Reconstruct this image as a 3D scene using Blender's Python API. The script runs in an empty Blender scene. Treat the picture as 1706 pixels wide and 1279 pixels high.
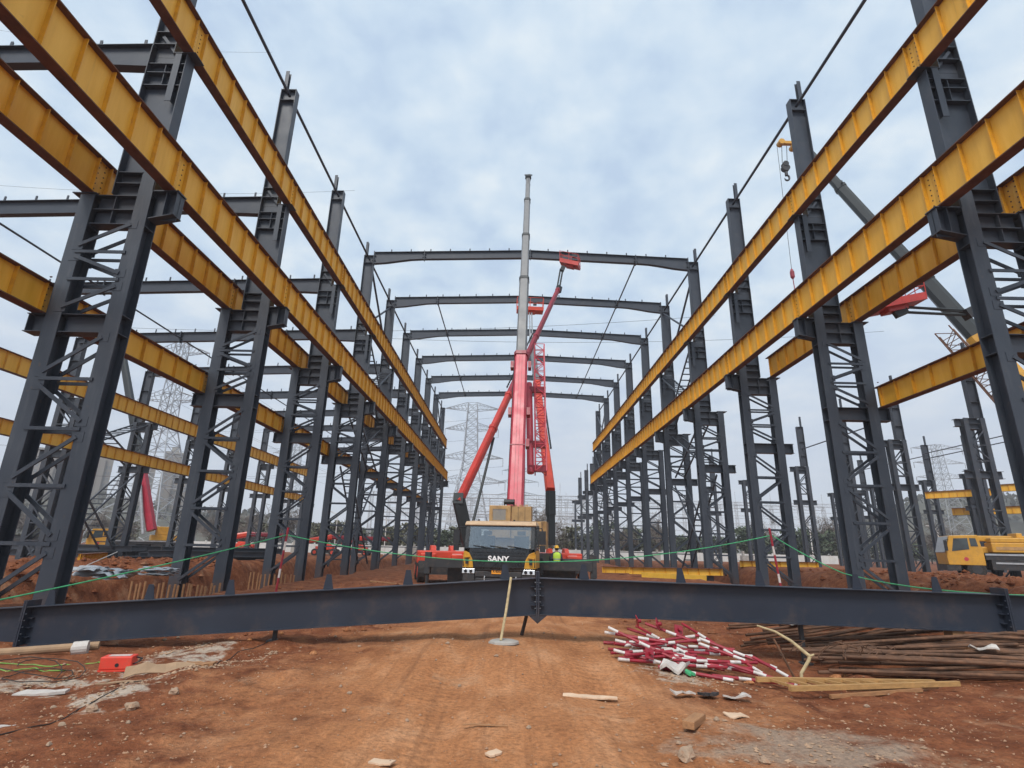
import bpy, math, random
from mathutils import Vector, Matrix, noise
R = math.radians
random.seed(7)
C = bpy.context.scene.collection
SC = bpy.context.scene
V = Vector
BAY = 7.954
def cy(k): return 13.75 + BAY * (k - 1)          # distance of column line k
XL, XR = -10.65, 12.85                              # inner faces of the two column rows
ORD = ['', 'first', 'second', 'third', 'fourth', 'fifth', 'sixth', 'seventh', 'eighth', 'ninth', 'tenth', 'eleventh', 'twelfth']
def sstep(a, b, x):
    t = max(0.0, min(1.0, (x - a) / (b - a))); return t * t * (3 - 2 * t)

# ------------------------------------------------------------------ materials
def nt(name):
    m = bpy.data.materials.new(name); m.use_nodes = True
    t = m.node_tree; b = t.nodes['Principled BSDF']
    return m, t, b
def nd(t, typ, **kw):
    n = t.nodes.new(typ)
    for k, v in kw.items():
        if k in n.inputs.keys(): n.inputs[k].default_value = v
        else: setattr(n, k, v)
    return n
def ramp(t, fac, stops):
    r = t.nodes.new('ShaderNodeValToRGB')
    el = r.color_ramp.elements
    while len(el) < len(stops): el.new(0.5)
    for e, (p, c) in zip(el, stops):
        e.position = p; e.color = (*c, 1) if len(c) == 3 else c
    t.links.new(fac, r.inputs[0]); return r.outputs[0]
def mixc(t, fac, a, b, mode='MIX'):
    n = t.nodes.new('ShaderNodeMix'); n.data_type = 'RGBA'; n.blend_type = mode
    for sock, v in ((n.inputs[0], fac), (n.inputs[6], a), (n.inputs[7], b)):
        if hasattr(v, 'is_linked'): t.links.new(v, sock)
        elif isinstance(v, (int, float)): sock.default_value = v
        else: sock.default_value = (*v, 1)
    return n.outputs[2]
def noise_tex(t, scale, detail=4, rough=.6, stretch=None, coord='Object'):
    tc = t.nodes.new('ShaderNodeTexCoord')
    src = tc.outputs[coord]
    if stretch:
        mp = t.nodes.new('ShaderNodeMapping'); mp.inputs['Scale'].default_value = stretch
        t.links.new(src, mp.inputs[0]); src = mp.outputs[0]
    n = nd(t, 'ShaderNodeTexNoise', Scale=scale, Detail=detail, Roughness=rough)
    t.links.new(src, n.inputs['Vector']); return n.outputs['Fac']
def mat(name, col, rough=.6, metal=0, var=.25, scale=3, bump=0, bscale=40, dirt=None, dirtamt=.5, stretch=None, spec=.5):
    m, t, b = nt(name)
    f = noise_tex(t, scale, 3, .62, stretch)
    lo = tuple(c * (1 - var) for c in col); hi = tuple(min(1, c * (1 + var)) for c in col)
    c = ramp(t, f, [(.28, lo), (.72, hi)])
    if dirt:
        g = noise_tex(t, scale * 1.9, 4, .7, stretch)
        k = ramp(t, g, [(.5, (0, 0, 0)), (.74, (dirtamt,) * 3)])
        c = mixc(t, k, c, dirt)
    t.links.new(c, b.inputs['Base Color'])
    rr = ramp(t, f, [(.3, (max(0, rough - .1),) * 3), (.7, (min(1, rough + .1),) * 3)])
    t.links.new(rr, b.inputs['Roughness'])
    b.inputs['Metallic'].default_value = metal
    b.inputs['Specular IOR Level'].default_value = spec
    if bump:
        bn = noise_tex(t, bscale, 2, .6)
        bp = nd(t, 'ShaderNodeBump', Strength=bump, Distance=.02)
        t.links.new(bn, bp.inputs['Height']); t.links.new(bp.outputs[0], b.inputs['Normal'])
    return m
M = {}
def rnd_coord(t, stretch=None):
    tc = t.nodes.new('ShaderNodeTexCoord'); oi = t.nodes.new('ShaderNodeObjectInfo')
    ml = nd(t, 'ShaderNodeMath', operation='MULTIPLY'); t.links.new(oi.outputs['Random'], ml.inputs[0]); ml.inputs[1].default_value = 61.7
    mp = t.nodes.new('ShaderNodeMapping'); mp.inputs['Scale'].default_value = stretch or (1, 1, 1); t.links.new(tc.outputs['Object'], mp.inputs[0])
    ad = nd(t, 'ShaderNodeVectorMath', operation='ADD'); t.links.new(mp.outputs[0], ad.inputs[0]); t.links.new(ml.outputs[0], ad.inputs[1])
    return ad.outputs[0], tc.outputs['Object']
def rn(t, vec, scale, detail=3, rough=.6):
    n = nd(t, 'ShaderNodeTexNoise', Scale=scale, Detail=detail, Roughness=rough); t.links.new(vec, n.inputs['Vector']); return n.outputs['Fac']
def column_paint():
    # primed steel with scuffs, chalky patches and clay splashed up from the ground
    m, t, b = nt('column steel paint'); v, ob = rnd_coord(t); vs, _ = rnd_coord(t, (3, 3, .35))
    c = ramp(t, rn(t, v, .8, 4), [(.3, (.028, .036, .051)), (.7, (.043, .052, .068))])
    c = mixc(t, ramp(t, rn(t, vs, 1.6, 4, .7), [(.52, (0, 0, 0)), (.75, (.5,) * 3)]), c, (.095, .10, .11))
    c = mixc(t, ramp(t, rn(t, v, 5.5, 4, .75), [(.62, (0, 0, 0)), (.74, (.55,) * 3)]), c, (.12, .078, .05))
    sp = t.nodes.new('ShaderNodeSeparateXYZ'); t.links.new(ob, sp.inputs[0])
    h = nd(t, 'ShaderNodeMath', operation='MULTIPLY_ADD'); t.links.new(rn(t, v, 2.2, 4, .7), h.inputs[0]); h.inputs[1].default_value = 1.6
    h2 = nd(t, 'ShaderNodeMath', operation='MULTIPLY'); t.links.new(sp.outputs[2], h2.inputs[0]); h2.inputs[1].default_value = -.55; t.links.new(h2.outputs[0], h.inputs[2])
    c = mixc(t, ramp(t, h.outputs[0], [(.45, (0, 0, 0)), (1.1, (.45,) * 3)]), c, (.10, .05, .03))
    t.links.new(c, b.inputs['Base Color']); b.inputs['Roughness'].default_value = .5
    return m
M['steel'] = mat('dark grey steel paint', (.034, .042, .058), .48, 0, .2, .9, .08, 60, (.12, .105, .09), .22)
M['steelcol'] = column_paint()
M['steel2'] = mat('grey steel paint', (.043, .051, .066), .52, 0, .2, 1.2, 0, 60, (.13, .10, .08), .3)
M['navy'] = mat('dark blue steel paint', (.019, .025, .040), .5, 0, .15, .7, .06, 70, (.12, .08, .058), .42)
M['rustedge'] = mat('rusty brown flange', (.12, .052, .030), .8, 0, .45, 2.2, .2, 50, (.2, .09, .03), .5)
M['rust'] = mat('rusty pipe steel', (.135, .066, .036), .85, 0, .5, 5, .3, 60, (.05, .028, .018), .6)
M['yellow2'] = mat('yellow steel', (.62, .36, .03), .55, 0, .15, 2, 0, 40, (.3, .17, .05), .4)
M['red'] = mat('crane red paint', (.55, .045, .075), .38, 0, .12, 1.2, 0, 40, (.25, .06, .05), .4)
M['lift'] = mat('orange red paint', (.66, .065, .03), .38, 0, .12, 2, 0, 40, (.3, .06, .04), .4)
M['lred'] = mat('boom lift red paint', (.50, .040, .028), .38, 0, .15, 1.6, 0, 40, (.22, .05, .035), .5)
M['crimson'] = mat('crimson boom paint', (.38, .012, .035), .4, 0, .15, 1.5)
M['maroon'] = mat('dark red paint', (.26, .02, .035), .45, 0, .2, 3)
M['boom'] = mat('grey boom paint', (.15, .155, .16), .42, 0, .16, 1.6, 0, 40, (.10, .09, .085), .5)
M['boomdark'] = mat('dark boom paint', (.020, .025, .027), .55, 0, .25, 1.6)
M['black'] = mat('black plastic', (.016, .017, .02), .45, 0, .3, 4)
M['blackp'] = mat('black gloss panel', (.012, .014, .017), .28, 0, .3, 2, 0, 40, (.06, .045, .035), .35)
M['rubber'] = mat('tyre rubber', (.022, .021, .021), .85, 0, .3, 6, .2, 30, (.12, .07, .045), .6)
M['chassis'] = mat('chassis black', (.03, .031, .034), .6, 0, .3, 3, 0, 40, (.12, .075, .05), .5)
M['tyellow'] = mat('truck yellow paint', (.60, .31, .035), .4, 0, .12, 2, 0, 40, (.3, .17, .08), .45)
M['tan'] = mat('dusty tan paint', (.42, .25, .10), .6, 0, .25, 2.5, .05, 40, (.22, .12, .06), .6)
M['roof'] = mat('dusty cab roof paint', (.52, .36, .22), .6, 0, .15, 2.5, 0, 40, (.32, .19, .1), .5)
M['white'] = mat('white paint', (.74, .73, .7), .5, 0, .08, 4, 0, 40, (.4, .3, .22), .4)
M['wallw'] = mat('white site wall', (.62, .62, .6), .8, 0, .1, .6, 0, 40, (.4, .3, .22), .5)
M['galv'] = mat('galvanised steel', (.42, .44, .46), .45, .4, .2, 4, 0, 40, (.3, .26, .22), .3)
M['lattice'] = mat('pale galvanised lattice', (.36, .38, .40), .6, .1, .15, .3)
M['gantry'] = mat('pale gantry steel', (.5, .52, .54), .6, 0, .12, .3)
M['concrete'] = mat('concrete', (.36, .34, .31), .9, 0, .2, 2.5, .3, 30, (.25, .17, .11), .5)
M['towerwall'] = mat('tower render', (.27, .24, .21), .85, 0, .08, .06, 0, 40)
M['towerglass'] = mat('tower window glass', (.22, .22, .22), .2, 0, .2, .4)
M['wood'] = mat('pale timber', (.42, .235, .085), .75, 0, .22, 4, .15, 40, (.26, .15, .06), .5, (1, 8, 8))
M['woodd'] = mat('weathered timber', (.34, .17, .075), .8, 0, .3, 4, .2, 40, (.18, .09, .05), .5, (1, 8, 8))
M['stick'] = mat('peeled branch', (.46, .36, .2), .8, 0, .25, 8, .2, 60, (.2, .13, .07), .6)
M['card'] = mat('brown cardboard', (.34, .22, .13), .9, 0, .15, 6, .1, 40, (.25, .15, .09), .5)
M['pale'] = mat('pale scrap board', (.62, .44, .30), .85, 0, .15, 8, .1, 40, (.38, .22, .13), .5)
M['paper'] = mat('white plastic sheet', (.52, .48, .44), .6, 0, .12, 12, .2, 50, (.4, .28, .2), .5)
M['stone'] = mat('grey stone', (.34, .24, .165), .95, 0, .3, 9, .4, 50, (.27, .12, .06), .85)
M['rubble'] = mat('pale rubble', (.34, .22, .14), .95, 0, .35, 6)
M['gravel'] = mat('mixed gravel', (.34, .20, .12), .95, 0, .45, 3.5)
M['polered'] = mat('pole red paint', (.30, .014, .03), .45, 0, .3, 6, 0, 40, (.16, .06, .04), .6)
M['polewhite'] = mat('pole white band', (.62, .58, .55), .5, 0, .1, 6, 0, 40, (.36, .2, .13), .6)
M['boxred'] = mat('red box paint', (.72, .06, .035), .45, 0, .1, 6, 0, 40, (.35, .09, .05), .5)
M['rope'] = mat('green rope', (.05, .33, .14), .7, 0, .3, 9)
M['hose'] = mat('green hose', (.14, .30, .04), .6, 0, .25, 9, 0, 40, (.3, .17, .09), .5)
M['cable'] = mat('dark cable', (.03, .024, .02), .7, 0, .2, 9)
M['hair'] = mat('black hair', (.015, .013, .012), .7)
M['skin'] = mat('skin', (.42, .25, .17), .6, 0, .06, 9)
M['vest'] = mat('yellow green reflective vest', (.55, .8, .08), .7, 0, .1, 9)
M['cloth'] = mat('dark work clothes', (.05, .06, .09), .9, 0, .2, 9)
M['helmet'] = mat('yellow helmet', (.8, .42, .02), .35, 0, .05, 9)
M['plate'] = mat('orange number plate', (.85, .34, .02), .5, 0, .05, 9)
M['signwhite'] = mat('white lettering', (.8, .8, .8), .4, 0, .03, 9)
M['lamp'] = mat('headlamp lens', (.6, .62, .64), .12, .3, .15, 14)
M['greenpaint'] = mat('green paint', (.02, .15, .06), .5, 0, .2, 4)
M['foliage'] = mat('dark green leaves', (.075, .095, .05), .8, 0, .5, .5)
M['foliage2'] = mat('olive leaves', (.10, .095, .05), .8, 0, .5, .5)
M['twig'] = mat('bare brown twigs', (.17, .14, .115), .9, 0, .4, .5)
M['bark'] = mat('bark', (.09, .065, .05), .9, 0, .3, 3)
M['hill'] = mat('wooded hill', (.085, .08, .06), .95, 0, .5, .05)

def yellow_web():
    m, t, b = nt('yellow girder paint')
    v, _ = rnd_coord(t, (1, 2.2, .3)); v2, _ = rnd_coord(t); v3, _ = rnd_coord(t, (1, 5.0, .22))
    c = ramp(t, rn(t, v, 1.0, 4), [(.3, (.78, .40, .022)), (.7, (.90, .51, .065))])
    c = mixc(t, ramp(t, rn(t, v, 1.9, 5, .65), [(.5, (0, 0, 0)), (.75, (.4,) * 3)]), c, (.66, .32, .012))
    c = mixc(t, ramp(t, rn(t, v3, 1.1, 4, .7), [(.62, (0, 0, 0)), (.76, (.4,) * 3)]), c, (.38, .17, .03))
    c = mixc(t, ramp(t, rn(t, v2, 1.7, 5, .75), [(.68, (0, 0, 0)), (.8, (.4,) * 3)]), c, (.28, .12, .04))
    t.links.new(c, b.inputs['Base Color']); b.inputs['Roughness'].default_value = .55
    return m
M['yellow'] = yellow_web()
M['stiff'] = mat('yellow stiffener paint', (.70, .335, .014), .5, 0, .15, 2, 0, 40, (.3, .13, .03), .4)
def glass():
    m, t, b = nt('windscreen glass')
    out = t.nodes['Material Output']
    tr = nd(t, 'ShaderNodeBsdfTransparent'); tr.inputs[0].default_value = (.72, .76, .75, 1)
    gl = nd(t, 'ShaderNodeBsdfGlossy', Roughness=.06); gl.inputs[0].default_value = (.75, .8, .85, 1)
    mx = t.nodes.new('ShaderNodeMixShader'); mx.inputs[0].default_value = .2
    t.links.new(tr.outputs[0], mx.inputs[1]); t.links.new(gl.outputs[0], mx.inputs[2]); t.links.new(mx.outputs[0], out.inputs[0])
    return m
M['glass'] = glass()
M['dglass'] = mat('dark side glass', (.05, .065, .07), .1, 0, .3, 2)

# ------------------------------------------------------------------ mesh building
class MB:
    def __init__(s): s.v = []; s.f = []; s.mi = []; s.m = 0
    def add(s, vs, fs):
        o = len(s.v); s.v += [V(p) for p in vs]; s.f += [tuple(i + o for i in f) for f in fs]; s.mi += [s.m] * len(fs); return s
    def box(s, x0, x1, y0, y1, z0, z1):
        return s.add([(x, y, z) for x in (x0, x1) for y in (y0, y1) for z in (z0, z1)],
                     [(0, 1, 3, 2), (4, 6, 7, 5), (0, 4, 5, 1), (2, 3, 7, 6), (0, 2, 6, 4), (1, 5, 7, 3)])
    def bar(s, p, q, w, h, up=(0, 0, 1)):                # box along p-q, w sideways, h along up
        p, q = V(p), V(q); d = (q - p).normalized(); u = V(up)
        sd = d.cross(u)
        if sd.length < 1e-4: sd = d.cross(V((1, 0, 0)))
        sd.normalize(); u = sd.cross(d).normalized()
        a, b = sd * w / 2, u * h / 2
        return s.add([p - a - b, p - a + b, p + a - b, p + a + b, q - a - b, q - a + b, q + a - b, q + a + b],
                     [(0, 1, 3, 2), (4, 6, 7, 5), (0, 4, 5, 1), (2, 3, 7, 6), (0, 2, 6, 4), (1, 5, 7, 3)])
    def tube(s, pts, r, n=8, caps=True):
        pts = [V(p) for p in pts]; rr = r if isinstance(r, (list, tuple)) else [r] * len(pts)
        o = len(s.v); prev = None
        for i, p in enumerate(pts):
            d = (pts[min(i + 1, len(pts) - 1)] - pts[max(i - 1, 0)]).normalized()
            if prev is None:
                a = d.cross(V((0, 0, 1)))
                if a.length < .05: a = d.cross(V((1, 0, 0)))
            else: a = prev - d * prev.dot(d)
            a.normalize(); prev = a; b = d.cross(a)
            s.v += [p + (a * math.cos(2 * math.pi * k / n) + b * math.sin(2 * math.pi * k / n)) * rr[i] for k in range(n)]
        for i in range(len(pts) - 1):
            for k in range(n):
                k2 = (k + 1) % n
                s.f.append((o + i * n + k, o + i * n + k2, o + (i + 1) * n + k2, o + (i + 1) * n + k)); s.mi.append(s.m)
        if caps:
            s.f.append(tuple(o + k for k in range(n))[::-1]); s.mi.append(s.m)
            e = o + (len(pts) - 1) * n; s.f.append(tuple(e + k for k in range(n))); s.mi.append(s.m)
        return s
    def prism(s, poly, ext):                              # polygon of 3D points swept along ext
        n = len(poly); e = V(ext); P = [V(p) for p in poly]
        return s.add(P + [p + e for p in P], [tuple(range(n))[::-1], tuple(range(n, 2 * n))] + [(i, (i + 1) % n, n + (i + 1) % n, n + i) for i in range(n)])
    def loft(s, rings):
        n = len(rings[0]); o = len(s.v)
        for r in rings: s.v += [V(p) for p in r]
        for i in range(len(rings) - 1):
            for k in range(n):
                k2 = (k + 1) % n; s.f.append((o + i * n + k, o + i * n + k2, o + (i + 1) * n + k2, o + (i + 1) * n + k)); s.mi.append(s.m)
        s.f.append(tuple(o + k for k in range(n))[::-1]); s.mi.append(s.m)
        e = o + (len(rings) - 1) * n; s.f.append(tuple(e + k for k in range(n))); s.mi.append(s.m)
        return s
    def hsec(s, p, q, depth, width, tf=.03, tw=.02, up=(0, 0, 1)):   # I section along p-q, flanges at +-up
        p, q = V(p), V(q); d = (q - p).normalized(); sd = d.cross(V(up)); sd.normalize(); u = sd.cross(d)
        o = u * (depth / 2 - tf / 2)
        s.bar(p + o, q + o, width, tf, u); s.bar(p - o, q - o, width, tf, u); s.bar(p, q, tw, depth - 2 * tf, u)
        return s
ORG = {}
def thing(name, label, cat, loc=(0, 0, 0), rz=0, group=None):
    o = bpy.data.objects.new(name, None); C.objects.link(o)
    o.location = loc; o.rotation_euler = (0, 0, rz); o.empty_display_size = .2
    o['label'] = label; o['category'] = cat; o['kind'] = 'thing'
    if group: o['group'] = group
    ORG[o.name] = (Matrix.Translation(V(loc)) @ Matrix.Rotation(rz, 4, 'Z')).inverted()
    return o
def part(mb, name, m, parent=None, local=False, smooth=False, bevel=0):
    vs = mb.v
    if parent is not None:
        inv = ORG[parent.name]
        if not local: vs = [inv @ p for p in vs]
    me = bpy.data.meshes.new(name); me.from_pydata([tuple(p) for p in vs], [], mb.f)
    for k in (m if isinstance(m, (list, tuple)) else [m]): me.materials.append(M[k])
    if any(mb.mi): me.polygons.foreach_set('material_index', mb.mi)
    if smooth: me.polygons.foreach_set('use_smooth', [True] * len(me.polygons))
    me.update()
    o = bpy.data.objects.new(name, me); C.objects.link(o)
    if parent is not None: o.parent = parent; ORG[o.name] = ORG[parent.name]
    if bevel:
        b = o.modifiers.new('edge', 'BEVEL'); b.width = bevel; b.segments = 2; b.limit_method = 'ANGLE'
    return o
def solo(mb, name, m, label, cat, group=None, loc=None, smooth=False, kind=None, bevel=0):
    if loc is not None:
        L = V(loc); mb.v = [p - L for p in mb.v]
    o = part(mb, name, m, None, False, smooth, bevel)
    if loc is not None: o.location = loc
    if label: o['label'] = label
    if cat: o['category'] = cat
    if group: o['group'] = group
    o['kind'] = kind or 'thing'
    return o
KIDS = {}
def copy_tree(o, parent=None):
    c = o.copy(); C.objects.link(c)
    if parent is not None: c.parent = parent
    for ch in list(o.children): copy_tree(ch, c)
    return c
def place(o, loc, rz=None, label=None, group=None):
    c = copy_tree(o); c.location = loc
    if rz is not None: c.rotation_euler = (0, 0, rz)
    if label: c['label'] = label
    if group: c['group'] = group
    return c

# ------------------------------------------------------------------ world, sun, camera
SUN_EL, SUN_AZ = R(52), R(200)
w = bpy.data.worlds.new("World"); SC.world = w; w.use_nodes = True
t = w.node_tree; t.nodes.clear()
out = t.nodes.new('ShaderNodeOutputWorld')
sky = t.nodes.new('ShaderNodeTexSky'); sky.sky_type = 'NISHITA'; sky.sun_disc = False
sky.sun_elevation = SUN_EL; sky.sun_rotation = SUN_AZ; sky.air_density = 1; sky.dust_density = 2; sky.ozone_density = 1.5
bg1 = nd(t, 'ShaderNodeBackground', Strength=.1); t.links.new(sky.outputs[0], bg1.inputs[0])
tc = t.nodes.new('ShaderNodeTexCoord')
sep = t.nodes.new('ShaderNodeSeparateXYZ'); t.links.new(tc.outputs['Generated'], sep.inputs[0])
# project the view direction on a cloud layer so clouds shrink towards the horizon
zz = nd(t, 'ShaderNodeMath', operation='MAXIMUM'); t.links.new(sep.outputs[2], zz.inputs[0]); zz.inputs[1].default_value = 0
za = nd(t, 'ShaderNodeMath', operation='ADD'); t.links.new(zz.outputs[0], za.inputs[0]); za.inputs[1].default_value = .22
dx = nd(t, 'ShaderNodeMath', operation='DIVIDE'); t.links.new(sep.outputs[0], dx.inputs[0]); t.links.new(za.outputs[0], dx.inputs[1])
dy = nd(t, 'ShaderNodeMath', operation='DIVIDE'); t.links.new(sep.outputs[1], dy.inputs[0]); t.links.new(za.outputs[0], dy.inputs[1])
cb = t.nodes.new('ShaderNodeCombineXYZ'); t.links.new(dx.outputs[0], cb.inputs[0]); t.links.new(dy.outputs[0], cb.inputs[1])
n1 = nd(t, 'ShaderNodeTexNoise', Scale=7.0, Detail=6, Roughness=.55, Distortion=.1); t.links.new(cb.outputs[0], n1.inputs['Vector'])
n2 = nd(t, 'ShaderNodeTexNoise', Scale=2.4, Detail=3, Roughness=.5); t.links.new(cb.outputs[0], n2.inputs['Vector'])
av = nd(t, 'ShaderNodeMath', operation='MULTIPLY_ADD'); t.links.new(n1.outputs['Fac'], av.inputs[0]); av.inputs[1].default_value = .6
m2 = nd(t, 'ShaderNodeMath', operation='MULTIPLY'); t.links.new(n2.outputs['Fac'], m2.inputs[0]); m2.inputs[1].default_value = .4
t.links.new(m2.outputs[0], av.inputs[2])
cl = ramp(t, av.outputs[0], [(.39, (.295, .375, .475)), (.46, (.345, .425, .505)), (.53, (.395, .465, .525)), (.61, (.465, .515, .545))])
hz = ramp(t, sep.outputs[2], [(.0, (1, 1, 1)), (.42, (0, 0, 0))])
cl = mixc(t, hz, cl, (.43, .455, .505))
bg2 = nd(t, 'ShaderNodeBackground', Strength=1.0); t.links.new(cl, bg2.inputs[0])
mx = t.nodes.new('ShaderNodeMixShader'); mx.inputs[0].default_value = .9
t.links.new(bg1.outputs[0], mx.inputs[1]); t.links.new(bg2.outputs[0], mx.inputs[2]); t.links.new(mx.outputs[0], out.inputs[0])

sd = bpy.data.lights.new('sun', 'SUN'); sd.energy = 1.5; sd.angle = R(20); sd.color = (1, .96, .9)
so = bpy.data.objects.new('sun', sd); C.objects.link(so)
sdir = V((math.sin(SUN_AZ) * math.cos(SUN_EL), math.cos(SUN_AZ) * math.cos(SUN_EL), math.sin(SUN_EL)))
so.rotation_euler = sdir.to_track_quat('Z', 'Y').to_euler(); so.location = (0, -20, 60)

cam = bpy.data.cameras.new('camera'); co = bpy.data.objects.new('camera', cam); C.objects.link(co); SC.camera = co
cam.sensor_width = 36; cam.lens = 36 * 903.2 / 1706; cam.clip_end = 5000; cam.clip_start = .05
PT, YW, RL = .294, -.004, -.023
Mx = Matrix.Rotation(-YW * -1, 4, 'Z') @ Matrix.Rotation(math.pi / 2 + PT, 4, 'X') @ Matrix.Rotation(-RL, 4, 'Z')
Mx = Matrix.Rotation(-YW, 4, 'Z') @ Matrix.Rotation(math.pi / 2 + PT, 4, 'X') @ Matrix.Rotation(-RL, 4, 'Z')
co.matrix_world = Matrix.Translation((0, 0, 1.6)) @ Mx
SC.cycles.max_bounces = 5; SC.cycles.diffuse_bounces = 2; SC.cycles.glossy_bounces = 2; SC.cycles.transmission_bounces = 3; SC.cycles.transparent_max_bounces = 8; SC.cycles.volume_bounces = 0
SC.view_settings.view_transform = 'Standard'; SC.view_settings.look = 'None'; SC.view_settings.exposure = .95; SC.view_settings.gamma = 1

# ------------------------------------------------------------------ ground
def bump2(x, y, cx, cyy, rx, ry):
    d = ((x - cx) / rx) ** 2 + ((y - cyy) / ry) ** 2
    return max(0, 1 - d) ** 2 * (1 if d < 1 else 0)
def gz(x, y):
    z = 0.0
    nz = noise.noise((x * .35, y * .35, 1.3))
    wav = nz * .5
    # soil banks outside the two column rows and the trenches the columns stand in
    yy = sstep(11.5, 16, y) * (1 - .8 * sstep(45, 70, y))
    z += .6 * sstep(-13.2 + wav, -14.6 + wav, x) * yy * (1 - .75 * sstep(-17, -25, x))
    z += .7 * sstep(15.3 + wav, 16.8 + wav, x) * yy * (1 - .3 * sstep(22, 30, x))
    tr = sstep(-14.0 + wav, -13.3 + wav, x) * (1 - sstep(-9.9 + wav * .6, -9.3 + wav * .6, x))
    z -= .95 * tr * sstep(14.5, 18, y) * (1 - sstep(84, 90, y))
    tr = sstep(11.7 + wav * .6, 12.3 + wav * .6, x) * (1 - sstep(15.2 + wav, 15.9 + wav, x))
    z -= .7 * tr * sstep(14.5, 18, y) * (1 - sstep(84, 90, y))
    z += .42 * bump2(x, y, -4.2, 19.5, 3.6, 4.6) + .5 * bump2(x, y, 6.2, 18.5, 4.2, 4.5) + .35 * bump2(x, y, 8.5, 26, 4, 7)
    # foreground: rise under the right half of the fallen beam, hollow under the pipes
    z += .36 * sstep(3.2, 8.0, x) * bump2(x, y, 9, 11.2, 7, 3.4) - .12 * bump2(x, y, 5.2, 9.2, 3.4, 2.2)
    z -= .12 * sstep(-3, -8, x) * sstep(4, 8, y) * (1 - sstep(12, 16, y))
    z += .2 * bump2(x, y, 0, 9.9, 3.4, 3.6)
    side = sstep(1.2, 4.5, abs(x - .2))
    far = 1 - sstep(60, 120, y)
    z += (.05 + .07 * side) * noise.fractal((x * .45, y * .45, 0), 1, 2, 5) * far
    if y < 30:
        z += (.012 + .035 * side) * noise.fractal((x * 2.3, y * 2.3, 5), .9, 2.1, 5)
        bank = max(0, -x - 13) + max(0, x - 15.5)
        z += min(.26, bank * .2) * noise.fractal((x * 1.3, y * 1.3, 3), .8, 2.2, 5) + min(.12, bank * .1) * abs(noise.noise((x * 3.1, y * 3.1, 8)))
        for rx in (-.75, 1.05):                          # wheel ruts down the haul road
            d = (x - rx - .02 * y - .12 * math.sin(y * .5)) / .28
            z -= .05 * math.exp(-d * d) * (1 - .5 * sstep(8, 14, y))
    return z
def spread(lims):
    out = []
    for (a, b, s) in lims:
        n = max(1, int(round((b - a) / s))); out += [a + (b - a) * i / n for i in range(n)]
    return out + [lims[-1][1]]
xs = spread([(-900, -200, 70), (-200, -60, 14), (-60, -24, 2.0), (-24, -9, .26), (-9, -5, .12), (-5, 6.5, .062), (6.5, 11, .12), (11, 24, .26), (24, 60, 2), (60, 200, 14), (200, 900, 70)])
ys = spread([(-30, 3, 3), (3, 7, .062), (7, 12.5, .09), (12.5, 22, .2), (22, 45, .4), (45, 100, 1.2), (100, 220, 8), (220, 1000, 60)])
gv = [(x, y, gz(x, y)) for y in ys for x in xs]
nx = len(xs)
gf = [(j * nx + i, j * nx + i + 1, (j + 1) * nx + i + 1, (j + 1) * nx + i) for j in range(len(ys) - 1) for i in range(nx - 1)]
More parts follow.
